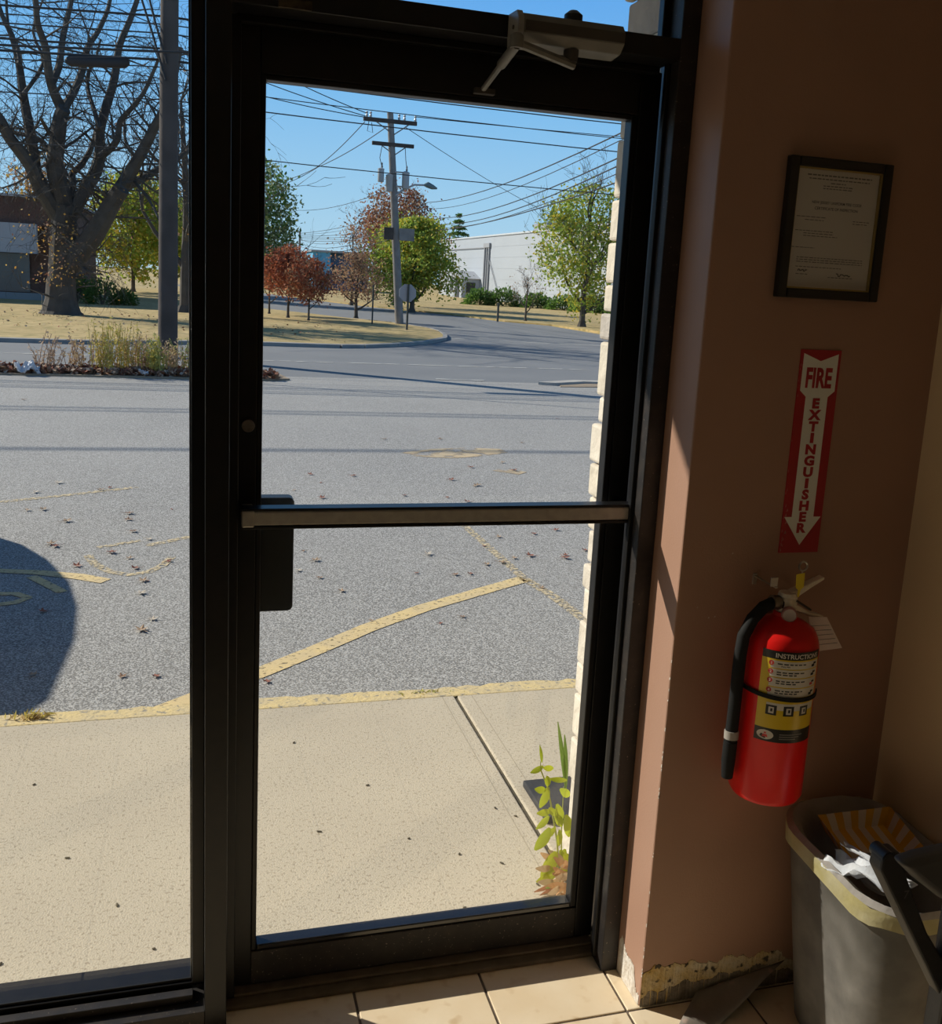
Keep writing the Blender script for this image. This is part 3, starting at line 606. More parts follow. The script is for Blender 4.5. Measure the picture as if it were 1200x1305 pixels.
# far lawn across the side street
lawn = ground('lawn', [(16.3, 36.0), (200, 20), (200, 200), (-10, 200), (3, 100), (5.5, 80.6), (8.4, 64.7), (10.3, 57.9), (12.7, 52.2), (14.2, 45.5), (15.8, 43.2)], GZ + .05, GRASS, 'dry lawn in front of the white building')
mat('curb_light', (.48, .45, .40), .9, (.40, .37, .33), 4, world=True)
ground('curb_return', [(6.0, 16.95), (6.9, 17.5), (12, 17.6), (12, 17.35), (7.0, 17.25), (6.3, 16.85)], GZ + .05, MATS['curb_light'], 'low concrete curb end at the lot exit', .2)
ground('dirt_patch', [(6.3, 16.6), (7.5, 16.75), (12, 16.7), (12, 17.34), (7.0, 17.24), (6.4, 16.9)], GZ + .012, DIRT, 'bare dirt beside the curb end', .05)
ground('planting_strip', [(-40, 16.25), (1.0, 16.35), (1.5, 16.6), (1.4, 17.3), (1.0, 17.7), (-40, 17.75)], GZ + .03, DIRT, 'leaf covered roadside strip at the edge of the lot', .1)
# painted lines and lettering on the asphalt
lot = bpy.data.objects['parking_lot']
def stroke(pts, w, mt, name='painted_line', z=GZ + .003, parent=lot):
    pts = [Vector((p[0], p[1], 0)) for p in pts]; vs = []; ws = w if hasattr(w, '__len__') else [w] * len(pts)
    for i, p in enumerate(pts):
        t = (pts[min(i + 1, len(pts) - 1)] - pts[max(i - 1, 0)]).normalized(); nn = Vector((-t.y, t.x, 0)) * ws[i] / 2
        vs += [(p.x + nn.x, p.y + nn.y, z), (p.x - nn.x, p.y - nn.y, z)]
    return MB().add(vs, [(2 * i, 2 * i + 1, 2 * i + 3, 2 * i + 2) for i in range(len(pts) - 1)]).build(name, mt, parent, fix=False)
stroke([(-.3, 3.78), (.301, 4.275), (.541, 4.481), (.853, 4.764), (1.2, 5.03), (1.933, 5.484)], .105, PAINT)
stroke([(1.933, 5.484), (1.989, 5.185), (2.03, 4.73), (2.05, 4.3)], .07, PAINTF)
stroke([(1.90, 6.9), (1.918, 6.263), (1.933, 5.484)], .06, PAINTF)
stroke([(-1.20, 6.0), (-1.05, 5.958), (-.858, 5.907), (-.639, 5.808), (-.484, 5.702)], [.06, .07, .08, .10, .09], PAINT, 'painted_letter')
stroke([(-.888, 5.834), (-.776, 5.662), (-.689, 5.526)], .06, PAINT, 'painted_letter')
stroke([(-1.15, 5.30), (-1.003, 5.342), (-.898, 5.38), (-.849, 5.451), (-.921, 5.526), (-1.05, 5.54)], .055, PAINT, 'painted_letter')
stroke([(-.63, 6.25), (-.609, 6.156), (-.567, 6.036), (-.477, 5.883), (-.365, 5.809), (-.26, 5.86), (-.19, 5.982), (-.14, 6.16)], .055, PAINTF, 'painted_letter')
stroke([(-.588, 6.419), (-.338, 6.569)], .05, PAINTF); stroke([(-.30, 6.44), (.005, 6.662), (.3, 6.88)], .06, PAINTF)
stroke([(-1.6, 7.62), (-1.37, 7.727), (-1.021, 7.897), (-.449, 8.22)], .07, PAINTF)
stroke([(2.05, 9.75), (2.45, 9.80), (2.85, 9.92), (3.2, 10.0)], [.2, .55, .5, .2], SAND, 'sand_patch')
stroke([(2.8, 8.95), (3.0, 8.75)], .18, SAND, 'sand_patch')
rd = bpy.data.objects['road']
stroke([(-60, 19.6), (-1, 20.2), (9, 20.4)], .10, PAINTW, parent=rd, z=GZ + .001); stroke([(7.7, 30.2), (10, 29.6), (14.5, 29.2)], .16, PAINTW, parent=rd, z=GZ + .001); stroke([(12.0, 26.3), (12.9, 26.1)], .25, PAINTW, parent=rd, z=GZ + .001)
stroke([(4.2, 17.45), (5.1, 17.4)], .12, PAINTW, parent=rd, z=GZ + .004)

# ------------------------------------------------------------------ building outside: pier, overhang
STN = [mat('ledge_stone_%d' % k, c, .9, c2, 9, bump=.8, bs=26) for k, (c, c2) in enumerate([((.66, .60, .50), (.54, .48, .40)), ((.58, .52, .44), (.68, .62, .53)), ((.50, .46, .41), (.42, .38, .34)), ((.70, .63, .52), (.58, .52, .43))])]
MORT = mat('mortar', (.25, .22, .18), .95)
pier = struct(box('wall_outer', (1.075, 1.70, 2.11, 2.47, -.1, 3.3), MORT), 'stone faced pier outside beside the door')
z = -.04; r = random.Random(11)
while z < 3.2:
    h = r.choice((.075, .095, .11, .13, .15)); y = 2.112
    ys = [2.112, 2.112 + r.uniform(.10, .26), 2.49] if r.random() < .7 else [2.112, 2.49]
    for a, b in zip(ys[:-1], ys[1:]):
        d = r.uniform(0, .016); e = r.uniform(-.008, .012) if b == 2.49 else -.003
        MB().box(1.062 - d, 1.078, a + .002, b + e, z + .003, z + h - .003).build('stone', r.choice(STN), pier, bevel=.008)
    xs = [1.08, 1.08 + r.uniform(.15, .4), 1.70]
    for a, b in zip(xs[:-1], xs[1:]): MB().box(a + .002, b - .002, 2.465, 2.49 + r.uniform(0, .012), z + .003, z + h - .003).build('stone', r.choice(STN), pier, bevel=.008)
    z += h
struct(box('roof_overhang', (-9, 9, 2.11, 3.42, 2.90, 3.15), mat('soffit', (.40, .37, .33), .8)), 'roof overhang above the storefront')
struct(box('wall_outer_left', (-9, -3.35, 2.0, 2.11, -.1, 3.3), STN[0])); struct(box('wall_outer_right', (1.70, 9, 2.0, 2.11, -.1, 3.3), STN[1]))

# ------------------------------------------------------------------ vegetation
def leaf_mesh(name, pts, size, mt, parent, seed=0, aspect=.6, flat=0.0):
    """pts: Nx3 array of leaf centres; one quad per leaf, random orientation"""
    rs = np.random.RandomState(seed); pts = np.asarray(pts, float); n = len(pts)
    a = rs.normal(size=(n, 3)); a[:, 2] *= (1 - flat); a /= np.linalg.norm(a, axis=1)[:, None]
    b = rs.normal(size=(n, 3)); b[:, 2] *= (1 - flat); b -= a * (a * b).sum(1)[:, None]; b /= np.linalg.norm(b, axis=1)[:, None] + 1e-9
    s = size * rs.uniform(.6, 1.3, (n, 1)); a = a * s * .5; b = b * s * .5 * aspect
    o = np.array(ORG[parent] if parent is not None else (0, 0, 0))
    v = np.empty((n, 4, 3)); v[:, 0] = pts - a; v[:, 1] = pts + b - a * .1; v[:, 2] = pts + a; v[:, 3] = pts - b - a * .1; v -= o
    me = bpy.data.meshes.new(name); me.vertices.add(4 * n); me.vertices.foreach_set('co', v.ravel())
    me.loops.add(4 * n); me.loops.foreach_set('vertex_index', np.arange(4 * n)); me.polygons.add(n); me.polygons.foreach_set('loop_start', np.arange(0, 4 * n, 4))
    try: me.polygons.foreach_set('loop_total', np.full(n, 4))
    except Exception: pass
    mts = mt if isinstance(mt, (list, tuple)) else [mt]
    for m_ in mts: me.materials.append(m_)
    me.polygons.foreach_set('material_index', rs.randint(0, len(mts), n)); me.update(calc_edges=True); me.validate()
    ob = bpy.data.objects.new(name, me); COL.objects.link(ob)
    if parent is not None: ob.parent = parent; ORG[ob] = ORG[parent]
    return ob
def lm(name, c, t=.45): c = tuple(min(.75, x * 1.35) for x in c); return mat(name, c, .7, tuple(x * .8 for x in c), 3, transl=t)
BARK = mat('dark_bark', (.060, .052, .046), .95, (.095, .085, .075), 3, bump=.8, bs=5, world=True)
BARKG = mat('grey_bark', (.085, .075, .065), .95, (.12, .105, .09), 4, world=True)
L_YG = [lm('leaf_yellow_green', (.36, .40, .05)), lm('leaf_lime', (.27, .36, .05)), lm('leaf_gold', (.48, .38, .05))]
L_G = [lm('leaf_green', (.13, .22, .04)), lm('leaf_mid_green', (.19, .28, .05)), lm('leaf_olive', (.26, .30, .06))]
L_DG = [lm('leaf_dark_green', (.06, .13, .025)), lm('leaf_deep_green', (.09, .17, .03))]
L_RED = [lm('leaf_red', (.34, .10, .05)), lm('leaf_rust', (.40, .17, .09)), lm('leaf_brick', (.28, .09, .05))]
L_BR = [lm('leaf_brown', (.30, .19, .11)), lm('leaf_tan', (.36, .25, .15)), lm('leaf_russet', (.27, .13, .08))]
L_OR = [lm('leaf_orange', (.45, .24, .05)), lm('leaf_amber', (.50, .33, .08))]
L_PALE = [lm('leaf_sage', (.28, .33, .18)), lm('leaf_grey_green', (.22, .27, .13)), lm('leaf_olive2', (.24, .26, .08))]

class Tree:
    def __init__(s, seed): s.r = random.Random(seed); s.mb = MB(); s.tips = []
    def limb(s, pts, r0, r1, n=7):
        pts = [Vector(p) for p in pts]; out = []
        for i in range(len(pts) - 1):                       # smooth polyline a little
            for k in range(3):
                t = k / 3; p0 = pts[max(i - 1, 0)]; p1 = pts[i]; p2 = pts[i + 1]; p3 = pts[min(i + 2, len(pts) - 1)]
                out.append(.5 * ((2 * p1) + (p2 - p0) * t + (2 * p0 - 5 * p1 + 4 * p2 - p3) * t * t + (3 * p1 - p0 - 3 * p2 + p3) * t ** 3))
        out.append(pts[-1]); m = len(out)
        s.mb.tube(out, [r0 + (r1 - r0) * (i / (m - 1)) for i in range(m)], n, True); return out
    def grow(s, p, d, L, r, lev, maxlev, spread=.7, droop=0.0, kids=(2, 4), nseg=4, n=5, rmin=.006, up=.12):
        R = s.r; pts = [p]; d = d.normalized()
        for i in range(nseg):
            d = (d + Vector((R.gauss(0, .16), R.gauss(0, .16), R.gauss(0, .13) + up - droop * lev * .15))).normalized(); p = p + d * (L / nseg); pts.append(p)
        s.mb.tube(pts, [max(rmin * .6, r * (1 - .75 * i / nseg)) for i in range(nseg + 1)], max(3, n - lev), False)
        if lev >= maxlev - 1: s.tips += pts[1:]
        if lev < maxlev:
            for k in range(R.randint(*kids)):
                i = R.randint(1, nseg); t = pts[i]
                ax = Vector((R.gauss(0, 1), R.gauss(0, 1), R.gauss(0, 1))); ax = (ax - d * ax.dot(d)).normalized()
                nd = (d * R.uniform(.5, .9) + ax * spread * R.uniform(.7, 1.3))
                s.grow(t, nd, L * R.uniform(.5, .75), max(rmin, r * (1 - .6 * i / nseg) * .6), lev + 1, maxlev, spread, droop, kids, nseg, n, rmin, up)
def crown_pts(tips, n, jit, seed, clip=None):
    rs = np.random.RandomState(seed); t = np.array([tuple(x) for x in tips]); p = t[rs.randint(0, len(t), n)] + rs.normal(size=(n, 3)) * jit
    if clip is not None:
        (cx, cy, cz), (ax, ay, az) = clip; q = ((p - (cx, cy, cz)) / (ax, ay, az)); p = p[(q ** 2).sum(1) < 1.0]
    return p
def tree(name, label, base, H, r, leaves, nleaf, lsize, seed, trunk=.3, lev=3, spread=.75, crown=None, jit=.25, bark=BARKG, kids=(3, 4), limbs=6, cat='tree', group=None, lean=(0, 0), fill=0.7, up=.12, stems=1):
    """crown: (rx, ry, z0, z1) ellipsoid that holds the leaves"""
    T = Tree(seed); b = Vector(base); root = tag(empty(name, b), label, cat, group); R = T.r
    for sidx in range(stems):
        off = Vector((R.uniform(-.1, .1), R.uniform(-.1, .1), 0)) * (stems > 1)
        top = b + Vector((lean[0] + off.x * 6, lean[1] + off.y * 6, H * .8))
        zs = [0, .06, .25, .5, .75, 1]
        pts = [b + off + (top - b) * t + Vector((R.gauss(0, .012), R.gauss(0, .012), 0)) * H * t for t in zs]
        T.limb(pts, r, r * .25, 8)
        T.mb.tube([b + off - Vector((0, 0, .05)), b + off + Vector((0, 0, H * .03))], [r * 1.5, r * .98], 8)
        for k in range(limbs):
            f = trunk + (1 - trunk) * (k + .5) / limbs; i = min(int(f * 5), 4); p = pts[i].lerp(pts[i + 1], f * 5 - i)
            a = 2.4 * k + R.uniform(-.4, .4); el = .35 + .7 * f
            d = Vector((math.cos(a) * math.cos(el), math.sin(a) * math.cos(el), math.sin(el)))
            T.grow(p, d, H * (.48 - .25 * f), r * (.62 - .35 * f), 1, lev, spread, 0, kids, 4, 6, max(.006, r * .05), up)
        T.tips.append(top)
    T.mb.build('trunk_and_branches', bark, root, smooth=False, fix=False)
    if nleaf:
        rx_, ry_, z0, z1 = crown; c = (b.x + lean[0] * .6, b.y + lean[1] * .6, b.z + (z0 + z1) / 2); e = (rx_, ry_, (z1 - z0) / 2)
        p1 = crown_pts(T.tips, int(nleaf * (1 - fill) * 1.5), jit, seed, (c, e))
        rs = np.random.RandomState(seed + 1); ncl = 90; cc = rs.normal(size=(ncl, 3)); cc /= np.linalg.norm(cc, axis=1)[:, None]; cc *= rs.uniform(.15, .92, (ncl, 1)) ** .5
        p2 = (cc[rs.randint(0, ncl, int(nleaf * fill))] + rs.normal(size=(int(nleaf * fill), 3)) * .13) * e + c
        leaf_mesh('foliage', np.vstack([p1, p2]), lsize, leaves, root, seed)
    return root

# the big bare tree behind the left window
BT = Vector((-4.05, 33.9, GZ + .05)); T = Tree(21)
broot = tag(empty('bare_tree', BT), 'huge bare tree with dark forking limbs behind the left window', 'tree')
BIGL = [([(-4.05, 33.9, -0.2), (-4.03, 33.9, 0.69), (-3.99, 33.9, 1.41), (-3.95, 33.9, 2.13), (-3.89, 33.9, 2.97), (-3.88, 33.9, 3.28)], 0.446, 0.351), ([(-3.78, 33.9, 1.47), (-3.39, 33.71, 1.98), (-3.05, 33.52, 2.38), (-2.7, 33.32, 2.96), (-2.43, 33.13, 3.44), (-2.14, 32.94, 3.86)], 0.351, 0.243), ([(-2.21, 33.9, 3.93), (-1.96, 33.67, 4.35), (-1.69, 33.44, 4.8), (-1.4, 33.21, 5.33), (-1.16, 32.99, 5.79), (-0.92, 32.76, 6.23), (-0.6, 32.53, 7.12), (-0.41, 32.3, 7.98)], 0.23, 0.068), ([(-2.21, 33.9, 3.93), (-1.82, 34.16, 4.17), (-1.46, 34.41, 4.41), (-0.99, 34.67, 4.76), (-0.41, 34.92, 5.18), (0.03, 35.18, 5.57)], 0.162, 0.068), ([(-3.82, 33.9, 2.98), (-3.55, 34.02, 3.31), (-3.26, 34.13, 3.86), (-2.98, 34.25, 4.41), (-2.85, 34.36, 4.98), (-2.87, 34.48, 5.63), (-2.66, 34.6, 6.44), (-2.42, 34.72, 7.3), (-2.28, 34.83, 8.27), (-1.95, 34.95, 9.14), (-1.67, 35.06, 10.01), (-1.38, 35.18, 11.22)], 0.243, 0.054), ([(-2.81, 33.9, 4.82), (-2.47, 33.72, 5.11), (-2.27, 33.53, 5.4), (-2.19, 33.35, 5.85), (-1.88, 33.17, 6.2), (-1.51, 32.99, 6.66), (-1.23, 32.8, 7.21), (-1.0, 32.62, 7.76)], 0.122, 0.041), ([(-2.82, 33.9, 5.63), (-3.01, 34.38, 6.26), (-3.2, 34.86, 6.82), (-3.26, 35.34, 7.44), (-3.06, 35.82, 8.02), (-2.94, 36.3, 8.72)], 0.081, 0.032), ([(-3.88, 33.9, 3.21), (-3.99, 33.77, 3.78), (-4.09, 33.64, 4.34), (-4.01, 33.52, 5.02), (-3.87, 33.39, 5.8), (-3.74, 33.26, 6.07)], 0.297, 0.189), ([(-3.86, 33.9, 6.1), (-4.03, 33.58, 6.49), (-4.14, 33.26, 6.98), (-4.17, 32.94, 7.68), (-4.32, 32.62, 8.23), (-4.32, 32.3, 8.99), (-4.35, 31.98, 9.72)], 0.162, 0.054), ([(-3.81, 33.9, 6.15), (-3.54, 34.17, 6.74), (-3.33, 34.43, 7.38), (-3.18, 34.7, 8.14), (-2.9, 34.97, 8.68), (-2.61, 35.23, 9.47), (-2.45, 35.5, 10.48)], 0.135, 0.049), ([(-4.14, 33.9, 6.86), (-3.95, 34.03, 7.36), (-3.84, 34.16, 8.18), (-3.66, 34.28, 9.01), (-3.47, 34.41, 9.95), (-3.38, 34.54, 10.99)], 0.122, 0.043), ([(-3.79, 33.9, 3.28), (-3.68, 34.28, 3.88), (-3.72, 34.67, 4.29), (-3.47, 35.05, 4.64), (-3.22, 35.44, 5.18), (-3.1, 35.82, 5.77)], 0.135, 0.068), ([(-4.07, 33.9, 2.96), (-4.34, 33.74, 3.47), (-4.57, 33.58, 3.95), (-4.71, 33.42, 4.33), (-4.94, 33.26, 4.68), (-5.24, 33.1, 5.08), (-5.45, 32.94, 5.55), (-5.91, 32.78, 6.17), (-6.35, 32.62, 6.94)], 0.27, 0.108), ([(-4.66, 33.9, 4.06), (-4.74, 34.02, 4.78), (-4.83, 34.14, 5.47), (-4.94, 34.26, 6.05), (-5.04, 34.38, 6.74), (-5.13, 34.5, 7.42), (-5.32, 34.62, 8.21), (-5.58, 34.74, 8.76), (-5.84, 34.86, 9.64)], 0.189, 0.054), ([(-4.11, 33.9, 4.59), (-4.32, 34.22, 4.9), (-4.62, 34.54, 5.24), (-5.0, 34.86, 5.38), (-5.5, 35.18, 5.47), (-6.1, 35.5, 5.64)], 0.095, 0.041), ([(-4.06, 33.9, 5.17), (-4.21, 33.1, 5.4), (-4.27, 32.3, 5.62)], 0.081, 0.041), ([(-4.11, 33.9, 4.59), (-3.9, 33.9, 4.38), (-3.79, 33.9, 4.15)], 0.081, 0.081), ([(-5.02, 33.9, 7.28), (-5.15, 34.43, 7.86), (-5.47, 34.97, 8.6), (-5.56, 35.5, 9.84)], 0.081, 0.032), ([(-4.94, 33.9, 6.44), (-4.46, 34.65, 7.52), (-4.83, 35.39, 8.54), (-4.61, 36.14, 9.66)], 0.068, 0.027), ([(-3.93, 33.9, 4.95), (-3.6, 34.43, 5.27), (-3.3, 34.97, 5.65), (-3.11, 35.5, 5.92)], 0.054, 0.027), ([(-3.62, 33.9, 1.68), (-3.21, 33.1, 1.34), (-2.69, 32.3, 1.26)], 0.054, 0.027), ([(-5.83, 33.9, 5.35), (-6.51, 34.17, 5.65), (-7.16, 34.43, 6.52), (-7.58, 34.7, 7.63)], 0.108, 0.041), ([(-1.95, 33.9, 4.3), (-1.36, 33.1, 3.58), (-1.0, 32.3, 2.87)], 0.054, 0.027), ([(-2.56, 33.9, 3.38), (-2.97, 32.94, 3.68), (-3.26, 31.98, 3.82)], 0.054, 0.027), ([(-1.71, 33.9, 4.8), (-2.12, 34.7, 5.44), (-2.21, 35.5, 6.25)], 0.068, 0.027), ([(-4.5, 33.9, 9.47), (-4.6, 33.9, 10.42), (-4.78, 33.9, 11.67), (-4.64, 33.9, 12.73)], 0.068, 0.027), ([(-2.34, 33.9, 10.08), (-1.99, 33.9, 11.22), (-2.2, 33.9, 12.27)], 0.054, 0.027), ([(-1.33, 33.9, 10.88), (-1.1, 33.9, 12.0)], 0.054, 0.027), ([(-3.31, 33.9, 10.82), (-3.43, 34.3, 12.21), (-3.23, 34.7, 13.45)], 0.054, 0.027)]
for pts, r0, r1 in BIGL:
    o = T.limb(pts, r0, r1, 9 if r0 > .15 else 7)
    m = len(o)
    for i in range(2 if r0 < .5 else m, m, 1):
        if T.r.random() < .62:
            d = (o[i] - o[i - 1]).normalized(); ax = Vector((T.r.gauss(0, 1), T.r.gauss(0, .8), T.r.gauss(.15, .7))); ax = (ax - d * ax.dot(d)).normalized()
            T.grow(o[i], d * .35 + ax, T.r.uniform(.9, 2.1), max(.014, min(.045, (r0 + (r1 - r0) * i / m) * .33)), 1, 4, .8, .35, (2, 4), 4, 6, .0062, .03)
T.mb.lathe([(.80, -.1), (.58, .12), (.46, .5), (.40, 1.1)], BT, 14)
T.mb.build('trunk_and_branches', BARK, broot, fix=False)
T2 = T.tips
leaf_mesh('last_leaves', crown_pts([t for t in T2 if t[2] < 4.5], 150, .25, 5), .09, L_OR, broot, 4)
rv = random.Random(4)
leaf_mesh('trunk_ivy', [BT + Vector((rv.gauss(0, .5), -.55 + rv.uniform(-.2, .2), rv.uniform(.9, 2.8))) for _ in range(300)], .10, L_OR + L_BR, broot, 9)
# other trees and shrubs
tree('leaning_tree', 'grey tree with twiggy branches just right of the near utility pole', (-.35, 39.0, GZ + .05), 9.0, .26, L_BR, 250, .12, 31, .2, 4, .8, (3, 3, 1.5, 9), .3, BARK, (3, 4), 7)
for k, (x, y, H, rx, lv, nm, lb) in enumerate([(-3.6, 64, 7.0, 3.2, L_YG, 'lime_tree', 'yellow green leafy tree seen between the big bare trunk and the pole'), (-1.4, 70, 6.0, 3.0, L_YG + L_G, 'lime_tree', 'rounder lime green tree directly left of the near pole'), (-.2, 74, 5.5, 2.6, L_G + L_YG, 'green_tree', 'darker green tree showing right of the near pole'), (-8.3, 62, 7.5, 2.6, L_OR + L_BR, 'orange_tree', 'thin orange leaved tree above the brick building roof')]):
    tree(nm, lb, (x, y, GZ + .05), H, .14, lv, 9000 if k < 3 else 1800, .26, 40 + k, .25, 3, .8, (rx, rx, .9, H), .4)
tree('streetside_tree', 'tall pale green tree at the left edge of the door glass', (3.2, 58, GZ + .05), 8.2, .16, L_PALE + L_DG, 8000, .24, 50, .25, 3, .8, (2.5, 2.5, .8, 8.0), .4)
tree('red_tree', 'small red leaved tree on the grass island', (3.35, 38.2, GZ + .07), 2.7, .06, L_RED, 4000, .12, 51, .30, 3, .95, (1.15, 1.0, .65, 2.7), .12, BARK, stems=1)
tree('red_tree', 'smaller rust red tree in front of the other red tree', (3.95, 36.6, GZ + .07), 2.2, .045, L_RED + L_BR[:1], 3000, .11, 52, .32, 3, .95, (1.0, .80, .6, 2.25), .12, BARK)
tree('red_tree', 'red tree partly hidden at the left edge of the island', (2.85, 41.0, GZ + .07), 2.3, .05, L_RED + L_G[:1], 2000, .12, 53, .32, 3, .95, (.9, .9, .8, 2.3), .12, BARK)
tree('brown_tree', 'small brown thin leaved tree left of the stop sign', (6.25, 40.3, GZ + .07), 2.7, .09, L_BR, 2400, .10, 54, .25, 4, .95, (1.3, 1.15, .6, 2.6), .12, BARK, kids=(3, 4), limbs=8)
tree('green_tree', 'dense yellow green tree behind the far utility pole', (11.2, 52.8, GZ + .05), 4.8, .16, L_YG + L_G[1:], 14000, .19, 55, .2, 3, .9, (2.9, 2.4, .40, 4.95), .25)
tree('russet_tree', 'tall russet brown tree behind the yellow green one', (12.2, 63, GZ + .05), 7.2, .18, L_BR + L_RED[2:], 8000, .20, 56, .2, 4, .85, (3.2, 2.8, 1.5, 7.4), .3)
tree('bare_shrub_tree', 'thin bare brown tree left of the russet tree', (9.0, 60, GZ + .05), 5.2, .10, L_BR, 500, .13, 57, .2, 4, .8, (1.7, 1.7, 1.2, 5.4), .3, BARKG)
tree('street_tree', 'yellow green tree with dark trunk beside the stone pier', (16.85, 42.2, GZ + .06), 6.9, .165, L_G[1:] + L_YG, 11000, .16, 58, .2, 4, .8, (2.4, 2.2, .75, 6.3), .3, BARK, limbs=9, fill=.72)
tree('young_tree', 'small bare young tree on the far lawn', (15.5, 46.3, GZ + .06), 2.6, .07, L_BR, 160, .08, 59, .25, 4, .8, (1.2, 1.2, .8, 2.5), .15, BARKG)
def conifer(name, label, base, H, r, seed):
    root = tag(empty(name, base), label, 'tree'); b = Vector(base); MB().tube([b, b + Vector((0, 0, H))], [.14, .02], 7).build('trunk', BARK, root, fix=False)
    rs = np.random.RandomState(seed); n = 6000; t = rs.uniform(.12, 1, n) ** .8; lay = np.round(t * 14) / 14; a = np.round(rs.uniform(0, 9, n)) / 9 * 6.28 + lay * 40
    rr = r * (1.05 - lay) * rs.uniform(.1, 1, n); p = np.stack([b.x + rr * np.cos(a), b.y + rr * np.sin(a), b.z + lay * H - rr * .22], 1) + rs.normal(size=(n, 3)) * .10
    leaf_mesh('needles', p, .42, L_DG, root, seed, .35, .3)
conifer('pine_tree', 'dark green conifer above the left end of the white building', (33.7, 131, GZ), 10.4, 5.2, 61)
def bush(name, label, c, rad, lv, n, size, seed, group=None):
    root = tag(empty(name, c), label, 'bush', group); rs = np.random.RandomState(seed); d = rs.normal(size=(n, 3)); d[:, 2] = np.abs(d[:, 2]); d /= np.linalg.norm(d, axis=1)[:, None]
    d *= rs.uniform(.55, 1, (n, 1)) * (1 + .12 * np.sin(9 * d[:, :1]) * np.cos(7 * d[:, 1:2])); leaf_mesh('foliage', d * rad + np.array(c), size, lv, root, seed)
    mb = MB(); r = random.Random(seed)
    for k in range(6): mb.tube([c, (c[0] + r.uniform(-.6, .6) * rad[0], c[1] + r.uniform(-.6, .6) * rad[1], c[2] + rad[2] * .8)], [.03, .01], 4)
    mb.build('stems', BARKG, root, fix=False)
for k, (x, y, rx, h, lb) in enumerate([(21.4, 75.5, 1.4, 1.35, 'round green bush left of the white building canopy'), (23.2, 75.0, 1.7, 1.5, 'wide green bush right of the building door'), (25.5, 73.5, 1.5, 1.25, 'low green bush behind the young bare tree'), (27.0, 71.5, 1.6, 1.2, 'low green bush left of the pier side tree'), (27.6, 68.0, 1.6, 1.25, 'low green bush behind the pier side tree'), (28.6, 63.5, 1.5, 1.35, 'green bush beside the stone pier')]):
    bush('hedge_bush', lb, (x, y, GZ), (rx, 1.1, h), L_DG + L_G[:1], 1500, .22, 70 + k, 'bushes along the white building')
for k, (x, y, rx, h, lb) in enumerate([(-3.6, 43.0, .75, 1.25, 'dark clipped shrub right of the big trunk'), (-2.75, 43.2, .55, .75, 'low dark shrub end by the brick building'), (-4.6, 43.4, .8, 1.4, 'dark shrub behind the big trunk')]):
    bush('dark_shrub', lb, (x, y, GZ), (rx, .6, h), L_DG, 1100, .12, 80 + k)

# roadside weeds and leaf litter
WEED = [mat('weed_straw', (.60, .46, .24), .9, transl=.3), mat('weed_yellow', (.64, .54, .14), .9, transl=.3), mat('weed_tan', (.54, .40, .28), .9, transl=.3), mat('weed_green', (.36, .38, .11), .9, transl=.3)]
def weed(label, x, y, h, w, ns, ms, seed):
    root = tag(empty('weed_clump', (x, y, GZ + .03)), label, 'weed', 'weeds along the roadside strip'); r = random.Random(seed)
    st = MB(); lf = []
    for k in range(int(ns * 1.4)):
        a = r.uniform(0, 6.28); b = Vector((x + r.gauss(0, w * .3), y + r.gauss(0, .10), GZ + .03)); hh = h * r.uniform(.45, 1.05); d = Vector((math.cos(a), math.sin(a) * .5, 0)) * w * r.uniform(.1, .7)
        pts = [b, b + d * .3 + Vector((0, 0, hh * .5)), b + d * .8 + Vector((0, 0, hh))]; st.tube(pts, [.007, .006, .004], 3, False)
        for q in range(16): t = r.uniform(.25, 1); p = pts[0].lerp(pts[1], t * 2) if t < .5 else pts[1].lerp(pts[2], t * 2 - 1); lf.append(tuple(p + Vector((r.gauss(0, .025), r.gauss(0, .025), r.gauss(0, .03)))))
    st.build('stems', ms[0], root, fix=False); leaf_mesh('leaves', lf, .065, ms, root, seed, .35)
for k, (x, h, w, ns, ms, lb) in enumerate([(-2.3, .62, .35, 12, [WEED[2]], 'pale dry weeds above the white litter'), (-1.75, .55, .4, 16, [WEED[2], WEED[0]], 'thin brown weeds left of the yellow clump'), (-1.35, .80, .26, 30, [WEED[1], WEED[0]], 'tall yellow weed clump between big tree and pole'), (-1.10, .78, .26, 26, [WEED[1], WEED[0]], 'yellow straw weeds right of the tallest clump'), (-.85, .60, .25, 22, [WEED[2], WEED[0]], 'brown dry weeds left of the pole'), (-.62, .66, .2, 26, [WEED[1], WEED[3]], 'bright yellow weeds at the left foot of the pole'), (-.36, .50, .2, 20, [WEED[0], WEED[2]], 'straw weeds in front of the pole'), (-.10, .55, .25, 20, [WEED[3], WEED[2]], 'greenish weeds right of the pole'), (.25, .5, .3, 16, [WEED[2], WEED[3]], 'dry weeds behind the window mullion')]):
    weed(lb, x, 16.95 + .25 * math.sin(k * 2.1), h, w, ns, ms, 90 + k)
rs = np.random.RandomState(3); n = 11000
lx = rs.uniform(-14, 1.3, n); ly = 16.42 + np.abs(rs.normal(0, .42, n)); lz = GZ + .035 + rs.uniform(0, .08, n)
L_LIT = [mat('litter_red', (.26, .09, .05), .9), mat('litter_brown', (.30, .17, .10), .9), mat('litter_pale', (.44, .33, .24), .9), mat('litter_dark', (.13, .06, .04), .9)]
lit = leaf_mesh('leaf_litter', np.stack([lx, ly, lz], 1), .10, L_LIT, None, 6, .7, .5); tag(lit, 'red brown fallen leaves heaped along the lot edge', 'leaves'); lit['kind'] = 'stuff'
rs = np.random.RandomState(8); n = 900
